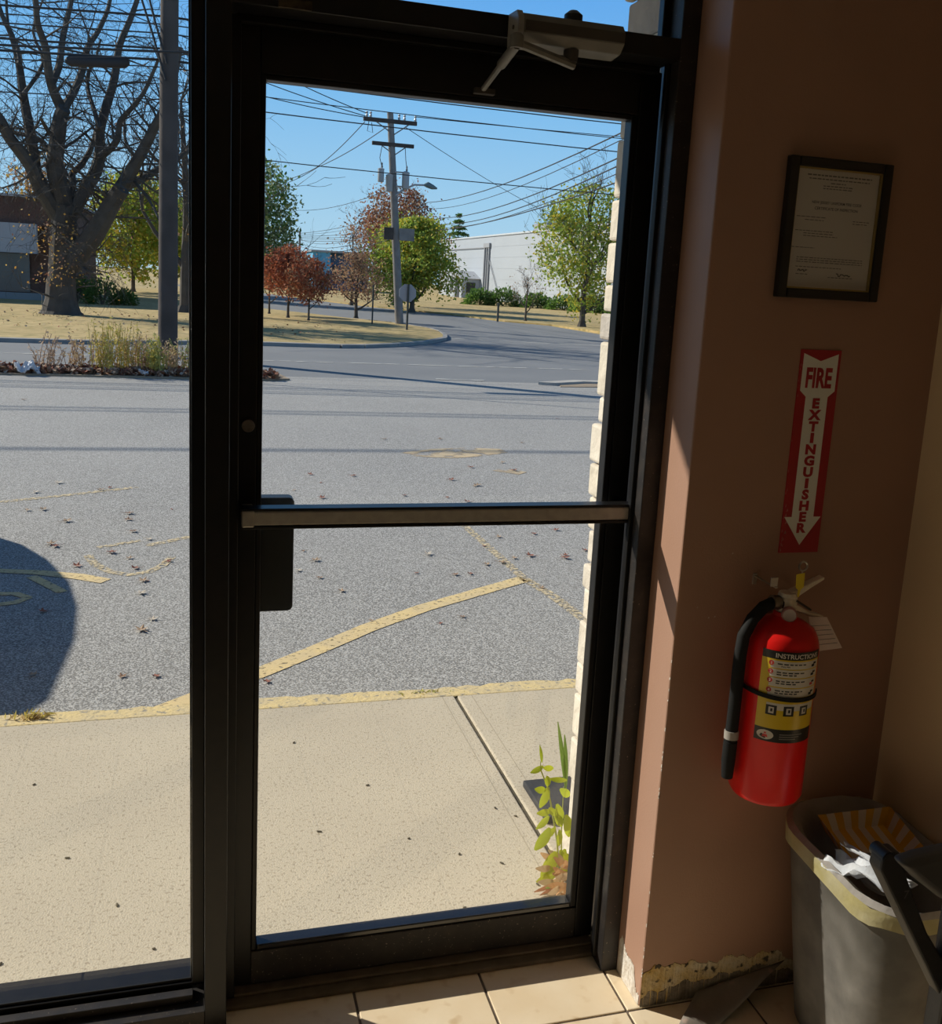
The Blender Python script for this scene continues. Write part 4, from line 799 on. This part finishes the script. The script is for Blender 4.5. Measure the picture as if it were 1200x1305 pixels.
lit2 = leaf_mesh('grass_tuft_litter', np.stack([rs.uniform(-12, 4.5, n), rs.uniform(25.2, 36, n), np.full(n, GZ + .09)], 1), .07, L_LIT[:3] + [WEED[0]], None, 9, .7, .8); tag(lit2, 'scattered brown leaves on the grass island', 'leaves'); lit2['kind'] = 'stuff'
# individual fallen leaves on the asphalt
def leafblade(seed):
    r = random.Random(seed); mb = MB(); pts = []
    for k in range(10):
        a = 2 * math.pi * k / 10; rad = (1.0 if k % 2 == 0 else .45) * r.uniform(.8, 1.15); pts.append((rad * math.cos(a) * .05, rad * math.sin(a) * .05, .012 + .020 * r.random() * (k % 2 == 0)))
    mb.add([(0, 0, .010)] + pts, [(0, 1 + k, 1 + (k + 1) % 10) for k in range(10)]); return mb.tube([(0, 0, .010), (-.05, .02, .012), (-.075, .03, .018)], .0018, 4)
LC = [(mat('leaf_litter_tan', (.50, .36, .24), .8, (.36, .24, .15), 40), 'tan'), (mat('leaf_litter_russet', (.34, .13, .08), .8, (.24, .09, .06), 40), 'russet red'), (mat('leaf_litter_pale', (.58, .50, .40), .8), 'pale straw'), (mat('leaf_litter_brown', (.26, .15, .09), .8), 'dark brown')]
protos = []
for k, (m_, nm) in enumerate(LC):
    protos.append((leafblade(k).build('fallen_leaf', m_, None, org=(0, 0, 0)), nm))
LEAFP = [(-0.399, 6.795, 3, 0.69), (-0.669, 6.014, 1, 0.72), (-1.045, 7.463, 0, 0.74), (-0.848, 7.105, 0, 0.78), (-1.177, 8.04, 2, 0.72), (-1.052, 8.386, 2, 0.78), (-0.654, 8.196, 1, 0.51), (-0.717, 8.11, 0, 0.64), (-0.454, 7.311, 3, 0.78), (-0.454, 7.125, 3, 0.69), (-0.499, 6.285, 1, 0.77), (-0.386, 6.152, 0, 0.53), (-0.342, 5.932, 1, 0.64), (-0.291, 6.585, 2, 0.57), (-0.287, 5.68, 0, 0.66), (-0.284, 5.452, 2, 0.67), (-0.156, 6.062, 1, 0.5), (-0.744, 5.211, 1, 0.57), (-1.145, 7.445, 0, 0.58), (-0.873, 6.518, 0, 0.77), (-0.843, 6.46, 1, 0.73), (-0.207, 5.022, 2, 0.55), (-0.256, 4.869, 0, 0.74), (0.796, 5.368, 0, 0.54), (0.721, 5.995, 0, 0.69), (0.594, 5.788, 2, 0.54), (0.707, 5.633, 3, 0.5), (1.459, 6.07, 2, 0.76), (1.784, 5.803, 0, 0.56), (1.527, 5.609, 3, 0.56), (2.132, 5.97, 1, 0.79), (2.355, 5.893, 1, 0.76), (2.365, 8.179, 0, 0.59), (2.396, 8.211, 0, 0.79), (1.358, 8.641, 1, 0.66), (0.982, 8.715, 1, 0.7), (1.658, 7.825, 1, 0.56), (2.22, 8.453, 1, 0.78), (2.13, 7.573, 1, 0.71), (2.956, 8.887, 1, 0.79), (0.972, 7.764, 1, 0.77), (2.35, 6.526, 1, 0.59), (2.556, 6.624, 1, 0.61), (2.062, 6.461, 0, 0.55), (2.008, 5.926, 0, 0.54), (2.382, 5.966, 1, 0.52), (2.564, 6.067, 1, 0.59), (1.897, 5.828, 0, 0.68), (1.977, 5.291, 0, 0.5), (-2.074, 13.469, 3, 0.7), (0.492, 6.288, 0, 0.6), (0.568, 6.476, 0, 0.59), (2.566, 9.045, 1, 0.75), (2.961, 9.292, 0, 0.64), (3.563, 10.488, 3, 0.59), (2.016, 10.681, 3, 0.64), (2.652, 10.713, 3, 0.71), (-0.67, 4.372, 0, 0.49), (0.107, 7.413, 3, 0.46), (0.118, 6.069, 0, 0.39), (1.298, 5.669, 1, 0.32), (-0.239, 4.875, 2, 0.37), (0.083, 6.435, 2, 0.32), (1.233, 4.773, 1, 0.31), (4.735, 12.526, 1, 0.4), (0.186, 10.853, 1, 0.48), (1.035, 8.354, 1, 0.36), (1.624, 5.616, 1, 0.5), (-1.192, 12.998, 3, 0.41), (0.391, 9.358, 3, 0.37), (-0.263, 5.679, 1, 0.31), (5.127, 14.381, 2, 0.37), (-0.307, 4.296, 3, 0.49), (0.88, 4.861, 0, 0.33), (0.295, 12.914, 2, 0.36), (0.299, 4.144, 1, 0.5), (0.469, 6.676, 1, 0.4), (-0.171, 7.432, 1, 0.32), (1.889, 6.23, 1, 0.43), (0.779, 8.058, 0, 0.4), (0.668, 6.22, 3, 0.37), (1.375, 4.856, 3, 0.43), (2.004, 7.739, 1, 0.47), (-0.166, 4.276, 1, 0.49), (0.046, 10.287, 0, 0.39)]
first = [True] * 4
for i, (x, y, c, s) in enumerate(LEAFP):
    p, nm = protos[c]
    if first[c]: o = p; first[c] = False
    else: o = p.copy(); COL.objects.link(o)
    on_slab = y < 3.7
    o.location = (x, y, (-.02 if on_slab else GZ) + .001); o.rotation_euler = (0, 0, (i * 2.399) % 6.28); o.scale = (s, s, s)
    tag(o, 'curled %s fallen leaf lying on the asphalt lot' % nm, 'leaf', '%s fallen leaves on the asphalt' % nm)
# white plastic litter in the leaf strip
WB = mat('white_plastic_bag', (.72, .73, .76), .5, transl=.2)
crumple('plastic_bag', 'white plastic bag lying in the fallen leaves', 'litter', (-2.45, 16.40, GZ + .13), .34, .24, .3, (.1, .1), WB, 14, .045)
crumple('paper_scrap', 'small white paper scrap in the leaves by the pole', 'litter', (-.78, 16.42, GZ + .09), .16, .10, .8, (.2, .3), WB, 15, .018)

# ------------------------------------------------------------------ weed plant and splash pad by the pier
pl = tag(empty('vine_plant', (.99, 2.36, -.02)), 'yellow green weed growing at the foot of the stone pier', 'plant')
LVY = mat('vine_leaf', (.52, .56, .03), .6, (.42, .50, .04), 12, transl=.4); LVS = mat('vine_stem', (.40, .42, .10), .7)
stem = MB().tube([(.995, 2.36, -.02), (.985, 2.37, .10), (.965, 2.38, .20), (.945, 2.37, .27), (.925, 2.38, .32), (.92, 2.38, .35)], [.003, .003, .0025, .002, .002, .001], 6).tube([(1.01, 2.38, -.02), (1.0, 2.38, .12), (1.0, 2.39, .26)], [.003, .002, .001], 6)
stem.build('stem', LVS, pl, smooth=True)
def bigleaf(c, d, L, W, mt, name='leaf', curl=.25):
    d = Vector(d).normalized(); sd_ = d.cross(Vector((0, -1, .25))).normalized(); nn = sd_.cross(d); vs = []; c = Vector(c)
    for i in range(7):
        t = i / 6; w = W * math.sin(math.pi * min(1, t * .9 + .06)) ** .8; p = c + d * L * t - nn * curl * L * t * t
        vs += [p - sd_ * w / 2 + nn * w * .12, p, p + sd_ * w / 2 + nn * w * .12]
    fs = [(3 * i + k, 3 * i + k + 1, 3 * i + k + 4, 3 * i + k + 3) for i in range(6) for k in range(2)]
    return MB().add(vs, fs).build(name, mt, pl, smooth=True, fix=False)
for c, d, L, W in [((.945, 2.37, .275), (-.25, -.1, -1), .085, .032), ((.925, 2.38, .345), (-.1, 0, 1), .06, .012), ((.93, 2.38, .335), (-.8, 0, -.5), .05, .022), ((.93, 2.38, .33), (.9, 0, -.2), .045, .022), ((.985, 2.38, .26), (.7, .1, -.6), .07, .03), ((.975, 2.37, .22), (.3, -.1, -1), .085, .036), ((.972, 2.37, .19), (.5, -.2, -.8), .06, .03),
                   ((.955, 2.36, .155), (-.55, -.2, -.9), .095, .042), ((1.0, 2.36, .19), (.3, -.1, -1), .10, .04), ((.975, 2.35, .085), (-.5, -.3, -.8), .10, .05), ((1.0, 2.35, .075), (.5, -.3, -.7), .09, .045), ((.985, 2.34, .035), (-.9, -.2, -.4), .09, .034), ((1.0, 2.35, .03), (.6, -.2, -.6), .08, .04), ((1.0, 2.37, .29), (-.8, 0, .1), .06, .02)]:
    bigleaf(c, d, L * .8, W * .8, LVY)
for k in range(12):
    r_ = random.Random(300 + k); t = r_.random(); bigleaf((.925 + .07 * (1 - t) + r_.uniform(-.01, .03), 2.37, .02 + .30 * t), (r_.uniform(-1, 1), r_.uniform(-.5, 0), r_.uniform(-1, .3)), r_.uniform(.03, .055), r_.uniform(.014, .026), LVY)
GRB = mat('grass_blade', (.22, .34, .06), .6, transl=.3); GRR = mat('reddish_blade', (.45, .20, .10), .7, transl=.3)
for k, (d, L, g) in enumerate([((-.12, .1, 1), .20, 0), ((-.02, .1, 1), .16, 0), ((-.8, -.3, -.05), .10, 1), ((-.9, -.4, -.25), .11, 1), ((-.6, -.5, .15), .09, 0)]):
    bigleaf((1.02, 2.42, .23) if k < 2 else (1.0, 2.34, .0), d, L, .014, GRR if g else GRB, 'grass_blade', .1)
drc = [mat('dry_leaf_orange', (.62, .36, .17), .8, transl=.2), mat('dry_leaf_tan', (.60, .44, .26), .8, transl=.2)]
for k in range(34):
    r_ = random.Random(k); bigleaf((.985 + r_.uniform(-.035, .06), 2.30 + r_.uniform(-.04, .06), -.018 + r_.uniform(0, .075)), (r_.uniform(-1, 1), r_.uniform(-1, .4), r_.uniform(-.1, .5)), .055, .020, r_.choice(drc), 'dry_leaf', .3)
pad = tag(box('splash_pad', (1.062, 1.50, 2.655, 2.897, -.0195, .004), mat('slate_rubber', (.032, .032, .035), .85, (.045, .045, .048), 18, bump=.2, bs=60), bevel=.004), 'dark slate pad on the sidewalk behind the weed', 'pad')
r = random.Random(2)
pb_ = MB()
for k, (x, y) in enumerate([(.36, 2.75), (.62, 2.66), (.86, 2.48), (.34, 3.35), (.93, 2.36), (.55, 3.0), (.75, 2.55), (-.35, 2.75), (-.2, 2.5), (-.5, 3.2), (-.1, 2.3), (-.45, 2.32), (.98, 2.72), (.93, 2.78), (.70, 2.30)]):
    o = MB().lathe([(.0015, 0), (.0045, .001), (.004, .003), (.001, .004)], (x, y, -.0195), 7).build('pebble', DARKJ, None); o.scale = (1.0 + r.random(), .8, 1); o.rotation_euler = (0, 0, r.uniform(0, 3)); tag(o, 'tiny dark crumb on the pale sidewalk', 'pebble', 'dark crumbs on the sidewalk')
tg_ = tag(empty('grass_tuft', (-.58, 3.70, -.02)), 'straw grass tuft growing at the painted curb edge', 'grass')
leaf_mesh('blades', [(-.58 + random.gauss(0, .03), 3.72 + random.gauss(0, .012), -.03 + random.uniform(0, .025)) for _ in range(110)], .04, [WEED[0], WEED[1]], tg_, 3, .2)
tg_ = tag(empty('grass_tuft', (.92, 3.70, -.02)), 'short green grass tuft at the painted curb near the joint', 'grass')
leaf_mesh('blades', [(.90 + random.gauss(0, .06), 3.71 + random.gauss(0, .012), -.03 + random.uniform(0, .012)) for _ in range(90)], .03, [WEED[3], WEED[1]], tg_, 4, .2)

# ------------------------------------------------------------------ utility poles and wires
POLE = mat('pole_wood', (.062, .050, .044), .95, (.085, .068, .06), 3, bump=.5, bs=8, world=True); POLEG = mat('weathered_pole', (.20, .185, .175), .95, (.27, .25, .235), 3, world=True)
WIRE = mat('wire_black', (.022, .022, .024), .7); TRF = mat('transformer_grey', (.36, .38, .40), .5); GALV = mat('galvanised', (.42, .43, .44), .5, metal=.5)
p1 = tag(empty('utility_pole', (-.52, 20.4, GZ)), 'near brown wooden utility pole outside the left window', 'utility pole')
MB().tube([(-.52, 20.4, GZ - .1), (-.48, 20.4, 4), (-.40, 20.4, 10.4)], [.185, .170, .145], 16).build('pole', POLE, p1, smooth=True)
for z in (8.0, 9.9): MB().box(-.54, -.28, 19.3, 21.6, z, z + .11).build('crossarm', POLEG, p1, bevel=.01)
MB().tube([(-.52, 20.2, 5.0), (-.75, 20.2, 5.8), (-1.2, 20.25, 7.2)], .02, 6).tube([(-.50, 20.2, 5.3), (-.70, 20.2, 6.0), (-1.0, 20.25, 7.2)], .02, 6).build('riser_cables', WIRE, p1)
p2 = tag(empty('utility_pole', (7.42, 37.1, GZ)), 'far grey utility pole with crossarms and transformers seen through the door', 'utility pole')
MB().tube([(7.42, 37.1, GZ - .1), (7.1, 37.1, 3.7), (6.78, 37.1, 7.52)], [.165, .145, .115], 14).build('pole', POLEG, p2, smooth=True)
c1 = MB().box(5.80, 7.76, 36.95, 37.08, 7.14, 7.28).build('crossarm', POLE, p2, bevel=.01)
c2 = MB().box(6.14, 7.68, 36.95, 37.08, 6.34, 6.47).build('crossarm', POLE, p2, bevel=.01)
for x in (5.92, 6.06, 7.1, 7.3, 7.7): MB().lathe([(.035, 7.28), (.05, 7.34), (.025, 7.40), (.05, 7.44), (.02, 7.48)], (x, 37.01, 0), 8).build('insulator', GALV, c1)
for s in (-1, 1):
    MB().tube([(6.87 + s * .6, 37.0, 7.15), (6.92, 37.0, 6.75)], .022, 5).build('brace', POLEG, c1); MB().tube([(6.93 + s * .45, 37.0, 6.35), (6.98, 37.0, 6.05)], .02, 5).build('brace', POLEG, c2)
for x, z, h, rr in ((6.48, 5.05, .50, .115), (6.80, 4.74, .62, .13), (7.40, 4.88, .62, .135)):
    t_ = MB().lathe([(rr * .9, z), (rr, z + .03), (rr, z + h * .86), (rr * 1.08, z + h * .88), (rr * 1.08, z + h * .93), (rr * .4, z + h)], (x, 36.9 if x != 6.82 else 36.72, 0), 14).build('transformer', TRF, p2, smooth=True)
    MB().lathe([(.03, z + h), (.04, z + h + .06), (.02, z + h + .1), (.035, z + h + .14), (.01, z + h + .2)], (x + .03, 36.9 if x != 6.82 else 36.72, 0), 8).build('bushing', POLEG, t_)
MB().tube([(7.0, 36.95, 5.45), (7.42, 36.9, 5.45)], .03, 6).tube([(7.05, 36.95, 4.95), (7.42, 36.9, 4.95)], .03, 6).build('bracket', GALV, p2)
MB().tube([(6.5, 36.95, 6.34), (6.42, 36.9, 5.9), (6.5, 36.9, 5.6)], .012, 4).tube([(7.35, 36.95, 6.34), (7.38, 36.9, 5.9), (7.43, 36.9, 5.6)], .012, 4).tube([(6.0, 37, 7.14), (5.95, 37, 6.8), (6.15, 37, 6.75), (6.1, 37, 7.1)], .012, 4).build('jumper_wires', WIRE, p2)
ar = MB().tube([(7.05, 37.0, 4.62), (7.35, 37.0, 4.85), (7.75, 37.0, 5.06), (8.2, 37.0, 5.08)], .035, 8).build('lamp_arm', GALV, p2, smooth=True)
MB().tube([(8.12, 37, 5.08), (8.25, 37, 5.10), (8.45, 37, 5.03), (8.62, 37, 4.99)], [.04, .11, .09, .03], 10).build('lamp_head', mat('lamp_head_green', (.14, .19, .20), .5), p2, smooth=True)
for x0, x1 in ((6.66, 7.02), (7.24, 7.80)): MB().box(x0, x1, 36.85, 36.9, 3.02, 3.46).build('sign_panel', POLE if x0 < 7 else POLEG, p2)
tag(MB().tube([(9.0, 92, GZ), (9.0, 92, 5.3)], [.12, .09], 8).build('distant_pole', POLEG, None, fix=False), 'thin distant pole standing over the low far roofs', 'utility pole')
def wire(pts, r, label, seg=10, group='overhead wires'):
    pts = [Vector(p) for p in pts]; out = []
    for i in range(len(pts) - 1):
        L = (pts[i + 1] - pts[i]).length
        for k in range(seg):
            t = k / seg; p = pts[i].lerp(pts[i + 1], t); p.z -= 4 * t * (1 - t) * L * .010; out.append(p)
    out.append(pts[-1]); o = MB().tube(out, r, 5, False).build('overhead_wire', WIRE, None, fix=False, org=tuple(pts[0])); return tag(o, label, 'wire', group)
for z0, z1, r_, lb in [(6.0, 6.2, .022, 'highest black wire crossing the bare tree at the near pole'), (5.83, 6.06, .012, 'second wire below the highest at the near pole'), (5.72, 5.9, .014, 'third wire crossing the bare tree'), (5.50, 5.63, .020, 'wire above the splice case'), (5.28, 5.43, .024, 'thick cable carrying the splice case'), (5.08, 5.3, .012, 'thin wire just under the splice case'), (4.85, 5.0, .009, 'faint wire well below the splice case'), (4.55, 4.72, .012, 'wire crossing the door glass near its top'), (3.72, 3.82, .010, 'lower wire crossing the door glass below the far pole transformers')]:
    wire([(-26, 20.6, z0 - .3), (-.5, 20.6, z1), (27, 20.6, z1 + .35), (60, 20.6, z1)], r_, lb)
for z, lb in ((8.0, 'lower crossarm power line on the near pole above the window'), (8.25, 'upper of the two crossarm power lines on the near pole'), (9.95, 'topmost thick power line on the near pole above the window')): wire([(-26, 20.6 - (z > 9), z), (-.4, 20.6 - (z > 9), z + .1), (27, 20.6 - (z > 9), z), (60, 20.6, z)], .04 if z > 9 else .025, lb, group='power lines above view')
wire([(-30, 33.0, 6), (-5.3, 20.9, 5.3), (20, 8.5, 5.6)], .022, 'slanting service wire running from the road towards the lot')
sc_ = MB().tube([(-2.28, 20.6, 5.22), (-2.2, 20.6, 5.225), (-1.25, 20.6, 5.30), (-1.17, 20.6, 5.305)], [.04, .10, .10, .04], 10).build('splice_case', mat('splice_black', (.03, .025, .025), .7), None, smooth=True); tag(sc_, 'dark cable splice case hanging in front of the bare tree', 'splice case')
FAN = [((10.243, 24, 5.527), (13.443, 60, 6.219)), ((10.217, 24, 5.335), (13.945, 60, 5.888)), ((10.21, 24, 4.916), (14.214, 60, 5.353)), ((10.226, 24, 4.727), (14.6, 60, 5.03)), ((10.263, 24, 4.557), (14.4, 60, 4.80)), ((10.281, 24, 4.347), (12.6, 60, 4.48))]
for k, (a, b) in enumerate(FAN):
    a, b = Vector(a), Vector(b); w = a - (b - a) * .22; w.z += .35; wire([w, a, b, (9.0, 92, 5.1 - .12 * k)], .019 if k in (0, 2, 3, 5) else .013, '%s of the six wires sweeping down from the right of the door glass' % ('topmost', 'second', 'third', 'fourth', 'fifth', 'lowest')[k])
for k, (a, b) in enumerate([((5.86, 37.0, 7.30), (2.40, 36.2, 7.90)), ((5.92, 37.0, 7.40), (3.20, 35.8, 8.0)), ((6.0, 37.0, 7.25), (2.36, 36.4, 7.5))]):
    a, b = Vector(a), Vector(b); wire([a, b, b + (b - a) * 4], .016, ('upper', 'middle', 'lower')[k] + ' wire climbing left from the far pole top')
wire([(7.7, 37.0, 7.45), (30, 31, 7.3)], .014, 'wire running right from the far pole top crossarm'); wire([(7.35, 37.0, 7.05), (24, 60, 5.2)], .012, 'thin wire descending right behind the far pole')
wire([(5.85, 37, 7.1), (5.25, 47, 6.35), (4.17, 60, 6.65), (2, 85, 6.6)], .016, 'left wire drooping from the far pole crossarm'); wire([(6.65, 37, 7.0), (5.35, 47, 6.40), (4.17, 60, 6.35), (2, 85, 6.2)], .016, 'right wire drooping from the far pole crossarm')
wire([(6.9, 37.05, 4.85), (5.75, 60, 5.2), (3, 90, 6)], .012, 'wire running left below the transformers')
for k in range(3): wire([(7.1, 37.05, 3.55 - .22 * k), (9.0, 92, 4.6 - .3 * k)], .014, ('upper', 'middle', 'lower')[k] + ' cable from the far pole to the distant pole')

# ------------------------------------------------------------------ stop sign seen from behind
ss = tag(empty('stop_sign', (6.86, 32.9, GZ + .07)), 'grey back of an octagonal stop sign on the island corner', 'road sign')
MB().box(6.80, 6.86, 32.86, 32.92, GZ, 1.46).build('post', mat('post_dark', (.05, .055, .05), .6), ss)
MB().prism([(6.82 + .31 * math.cos(math.radians(22.5 + 45 * k)), 1.17 + .31 * math.sin(math.radians(22.5 + 45 * k))) for k in range(8)], 32.93, 32.945, 'Y').build('panel', mat('sign_back', (.36, .34, .36), .5), ss)
tag(MB().box(6.16, 6.21, 36.0, 36.05, GZ, 1.35).build('marker_post', MATS['post_dark'], None), 'thin dark post left of the far utility pole', 'post')
tag(MB().box(13.66, 13.74, 45.0, 45.08, GZ, .75).build('marker_post', MATS['post_dark'], None), 'short post on the lawn edge left of the young tree', 'post')

# ------------------------------------------------------------------ far buildings
WHB = mat('white_block_wall', (.40, .43, .47), .8, (.37, .40, .435), .2, world=True); WHD = mat('trim_grey', (.30, .31, .33), .8); DRK = mat('dark_opening', (.03, .03, .035), .5)
PL, PR = Vector((29.2, 122, 0)), Vector((29.9, 66, 0)); ux = (PR - PL).normalized(); un = Vector((-ux.y, ux.x, 0)); un = un if un.x > 0 else -un
Lb = (PR - PL).length
wb = tag(empty('white_building', (PL.x, PL.y, GZ)), 'long white building across the side street behind the bushes', 'building')
def wq(s, d, z): p = PL + ux * s + un * d; return (p.x, p.y, z)
def wbox(s0, s1, d0, d1, z0, z1): 
    return MB().add([wq(s0, d0, z0), wq(s1, d0, z0), wq(s1, d1, z0), wq(s0, d1, z0), wq(s0, d0, z1), wq(s1, d0, z1), wq(s1, d1, z1), wq(s0, d1, z1)], [(3, 2, 1, 0), (4, 5, 6, 7), (0, 1, 5, 4), (1, 2, 6, 5), (2, 3, 7, 6), (3, 0, 4, 7)])
wbox(0, Lb, .05, 22, GZ - .2, 6.45).build('wall', WHB, wb)
nrow = 6; HB = 6.55
for i in range(nrow):
    for k in range(5):
        wbox(k * Lb / 5 + .008, (k + 1) * Lb / 5 - .008, .02, .06, GZ + i * HB / nrow + .006, GZ + (i + 1) * HB / nrow - .006).build('wall_panel', WHB, wb)
wbox(-.1, Lb + .1, -.08, .3, 6.42, 6.58).build('roof_edge', mat('roof_edge_white', (.50, .53, .56), .7), wb)
wbox(31.5, 35, 1, 4, 6.58, 7.35).build('roof_unit', WHD, wb)
for s, w in ((19.4, .18), (20.2, .16), (20.9, .22)): wbox(s, s + w, -.16, 0, .1, 5.5).build('conduit', WHD, wb)
wbox(19.2, 21.3, -.2, 0, 5.3, 5.75).build('conduit_head', WHD, wb); wbox(2, 19.2, -.1, -.02, 5.25, 5.37).build('cable_run', WHD, wb)
MB().tube([wq(21.2, -.1, 4.0), wq(25.5, -.1, .1)], .05, 5).build('guy_pipe', WHD, wb)
ca = MB().add([wq(12.5, -2.2, 2.0), wq(18.2, -2.2, 2.0), wq(18.2, 0, 2.0), wq(12.5, 0, 2.0), wq(15.35, -2.2, 2.8), wq(15.35, 0, 2.8)], [(0, 1, 4), (3, 5, 2), (0, 4, 5, 3), (1, 2, 5, 4), (0, 3, 2, 1)]).build('canopy', mat('canopy_grey', (.40, .41, .43), .7), wb)
wbox(12.8, 17.9, -2.0, 0, GZ, 2.0).build('porch', WHB, wb)
d_ = wbox(15.2, 17.0, -2.04, -2.0, GZ, 1.85).build('doorway', DRK, wb); wbox(17.91, 17.95, -1.5, -.5, .5, 1.6).build('window', DRK, wb); wbox(13.3, 14.3, -2.04, -2.0, .6, 1.6).build('window', DRK, wb)
# low blue and grey buildings far behind the island
bb = tag(empty('blue_building', (14, 112, GZ)), 'distant bright blue flat roofed building behind the red trees', 'building')
MB().box(12.2, 14.1, 110, 122, GZ, 4.0).build('bright_wing', mat('blue_wall', (.10, .36, .56), .7), bb); MB().box(14.1, 18.4, 111, 122, GZ, 3.9).build('wall', mat('dark_blue_wall', (.04, .10, .20), .7), bb); MB().box(12.0, 18.6, 109.8, 122, 3.95, 4.15).build('roof_edge', WHD, bb)  # left wing in a brighter blue than the main wall
for k in range(4): MB().box(14.5 + k * .95, 15.1 + k * .95, 110.9, 111, 1.0, 2.6).build('window', DRK, bb)
gb = tag(empty('tan_building', (7, 120, GZ)), 'distant low tan building left of the blue one', 'building')
MB().box(1.0, 11.6, 118, 130, GZ, 3.9).build('wall', mat('tan_far_wall', (.40, .33, .25), .8), gb); MB().box(.8, 11.7, 117.8, 130, 3.9, 4.15).build('roof_edge', WHD, gb)
for k in range(5): MB().box(2 + k * 2, 3.2 + k * 2, 117.9, 118, 1.2, 2.6).build('window', DRK, gb)
# brick building at the far left
BRK = mat('brown_brick', (.115, .060, .046), .9, (.15, .08, .06), 1.2, c3=(.08, .04, .03), ns3=14, world=True); BAND = mat('white_band', (.42, .43, .46), .7, (.36, .37, .40), .6, world=True); DGL = mat('dark_window', (.09, .10, .11), .15)
bk = tag(empty('brick_building', (-9, 44, GZ)), 'brown brick building with a white band left of the big tree', 'building')
MB().box(-24, -5.05, 44.0, 56, 2.9, 4.0).build('parapet', BRK, bk); MB().box(-24, -4.9, 43.9, 56, 3.98, 4.08).build('roof_edge', BAND, bk)
MB().box(-24, -6.05, 43.6, 44.0, 1.80, 2.95).build('white_band', BAND, bk); MB().box(-24, -4.95, 44.6, 56, GZ, 2.95).build('wall', BRK, bk)
for k in range(9): MB().box(-8.0 - k * 1.6 + .05, -8.0 - (k - 1) * 1.6 - .06, 44.5, 44.62, .25, 1.78).build('window', DGL, bk)
for k in range(9): MB().box(-8.0 - k * 1.6 - .05, -8.0 - k * 1.6 + .05, 44.4, 44.6, GZ, 1.8).build('window_mullion', BAND, bk)
MB().box(-24, -4.9, 44.2, 44.62, GZ, .22).build('base_course', mat('base_concrete', (.28, .28, .29), .9), bk)

# ------------------------------------------------------------------ parked car left of the view (its shadow falls into the picture)
CARP = mat('car_paint_grey', (.10, .105, .115), .3, coat=.6); CARG = mat('car_glass', (.015, .017, .018), .08); TYR = mat('tyre', (.015, .015, .015), .8); RIM = mat('wheel_rim', (.45, .45, .46), .35, metal=.8)
car = tag(empty('parked_car', (-3.4, 5.8, GZ)), 'compact grey car parked nose in left of the shop window', 'car')
side = [(3.92, .35), (3.86, .62), (3.95, .82), (4.35, .98), (4.75, 1.06), (5.25, 1.44), (5.6, 1.54), (6.3, 1.56), (6.75, 1.53), (7.12, 1.46), (7.45, 1.32), (7.66, 1.16), (7.76, .95), (7.78, .55), (7.70, .32)]
X0, X1 = -4.28, -2.46; mb = MB(); vs = []
def cw(z): return 0 if z < .9 else (z - .9) * .10
for y, z in side: vs += [(X0 + .03 + cw(z), y, z + GZ), (X1 - .03 - cw(z) * .35, y, z + GZ)]
n = len(side); fs = [(2 * i, 2 * i + 1, 2 * ((i + 1) % n) + 1, 2 * ((i + 1) % n)) for i in range(n)] + [tuple(2 * i for i in range(n)), tuple(2 * i + 1 for i in range(n - 1, -1, -1))]
mb.add(vs, fs).build('body', CARP, car, bevel=.05, segs=3, smooth=True)
for y, z in ((4.62, .33), (7.02, .33)):
    for x in (X0 + .12, X1 - .12):
        w_ = MB().lathe([(.20, -.11), (.31, -.11), (.33, -.08), (.33, .08), (.31, .11), (.20, .11)], (x, y, z + GZ), 24, 'X').build('wheel', TYR, car, smooth=True)
        MB().lathe([(.05, -.115), (.20, -.112), (.20, .112), (.05, .115)], (x, y, z + GZ), 20, 'X').build('rim', RIM, w_, smooth=True)
for x, sgn in ((X0, -1), (X1, 1)):
    yz = [(5.0, 1.10), (5.32, 1.42), (5.7, 1.48), (6.3, 1.49), (6.3, 1.08)]; yz2 = [(6.38, 1.08), (6.38, 1.49), (6.75, 1.46), (7.1, 1.36), (7.2, 1.10)]
    for q_ in (yz, yz2):
        xx = [x - sgn * (.025 + (.0 if sgn < 0 else 0)) - sgn * cw(z_) * (1 if sgn < 0 else .35) + sgn * .003 for _, z_ in q_]
        MB().add([(a, y_, z_ + GZ) for a, (y_, z_) in zip(xx, q_)] + [(a - sgn * .02, y_, z_ + GZ) for a, (y_, z_) in zip(xx, q_)], [tuple(range(5)), tuple(range(9, 4, -1))]).build('side_window', CARG, car, fix=False)
MB().add([(X0 + .15, 4.80, 1.085 + GZ), (X1 - .15, 4.80, 1.085 + GZ), (X1 - .2, 5.22, 1.43 + GZ), (X0 + .2, 5.22, 1.43 + GZ)], [(0, 1, 2, 3)]).build('windscreen', CARG, car, fix=False)
for x in (X0 + .22, X1 - .42): MB().box(x, x + .2, 3.86, 3.95, .64 + GZ, .76 + GZ).build('headlamp', RIM, car, bevel=.02)
for x in (X0 + .12, X1 - .24): MB().box(x, x + .12, 7.70, 7.79, .80 + GZ, 1.0 + GZ).build('tail_lamp', LRED, car, bevel=.02)
MB().box(X1 - .03, X1 + .14, 5.02, 5.12, 1.05 + GZ, 1.17 + GZ).build('door_mirror', CARP, car, bevel=.03); MB().box(X0 - .14, X0 + .03, 5.02, 5.12, 1.05 + GZ, 1.17 + GZ).build('door_mirror', CARP, car, bevel=.03)
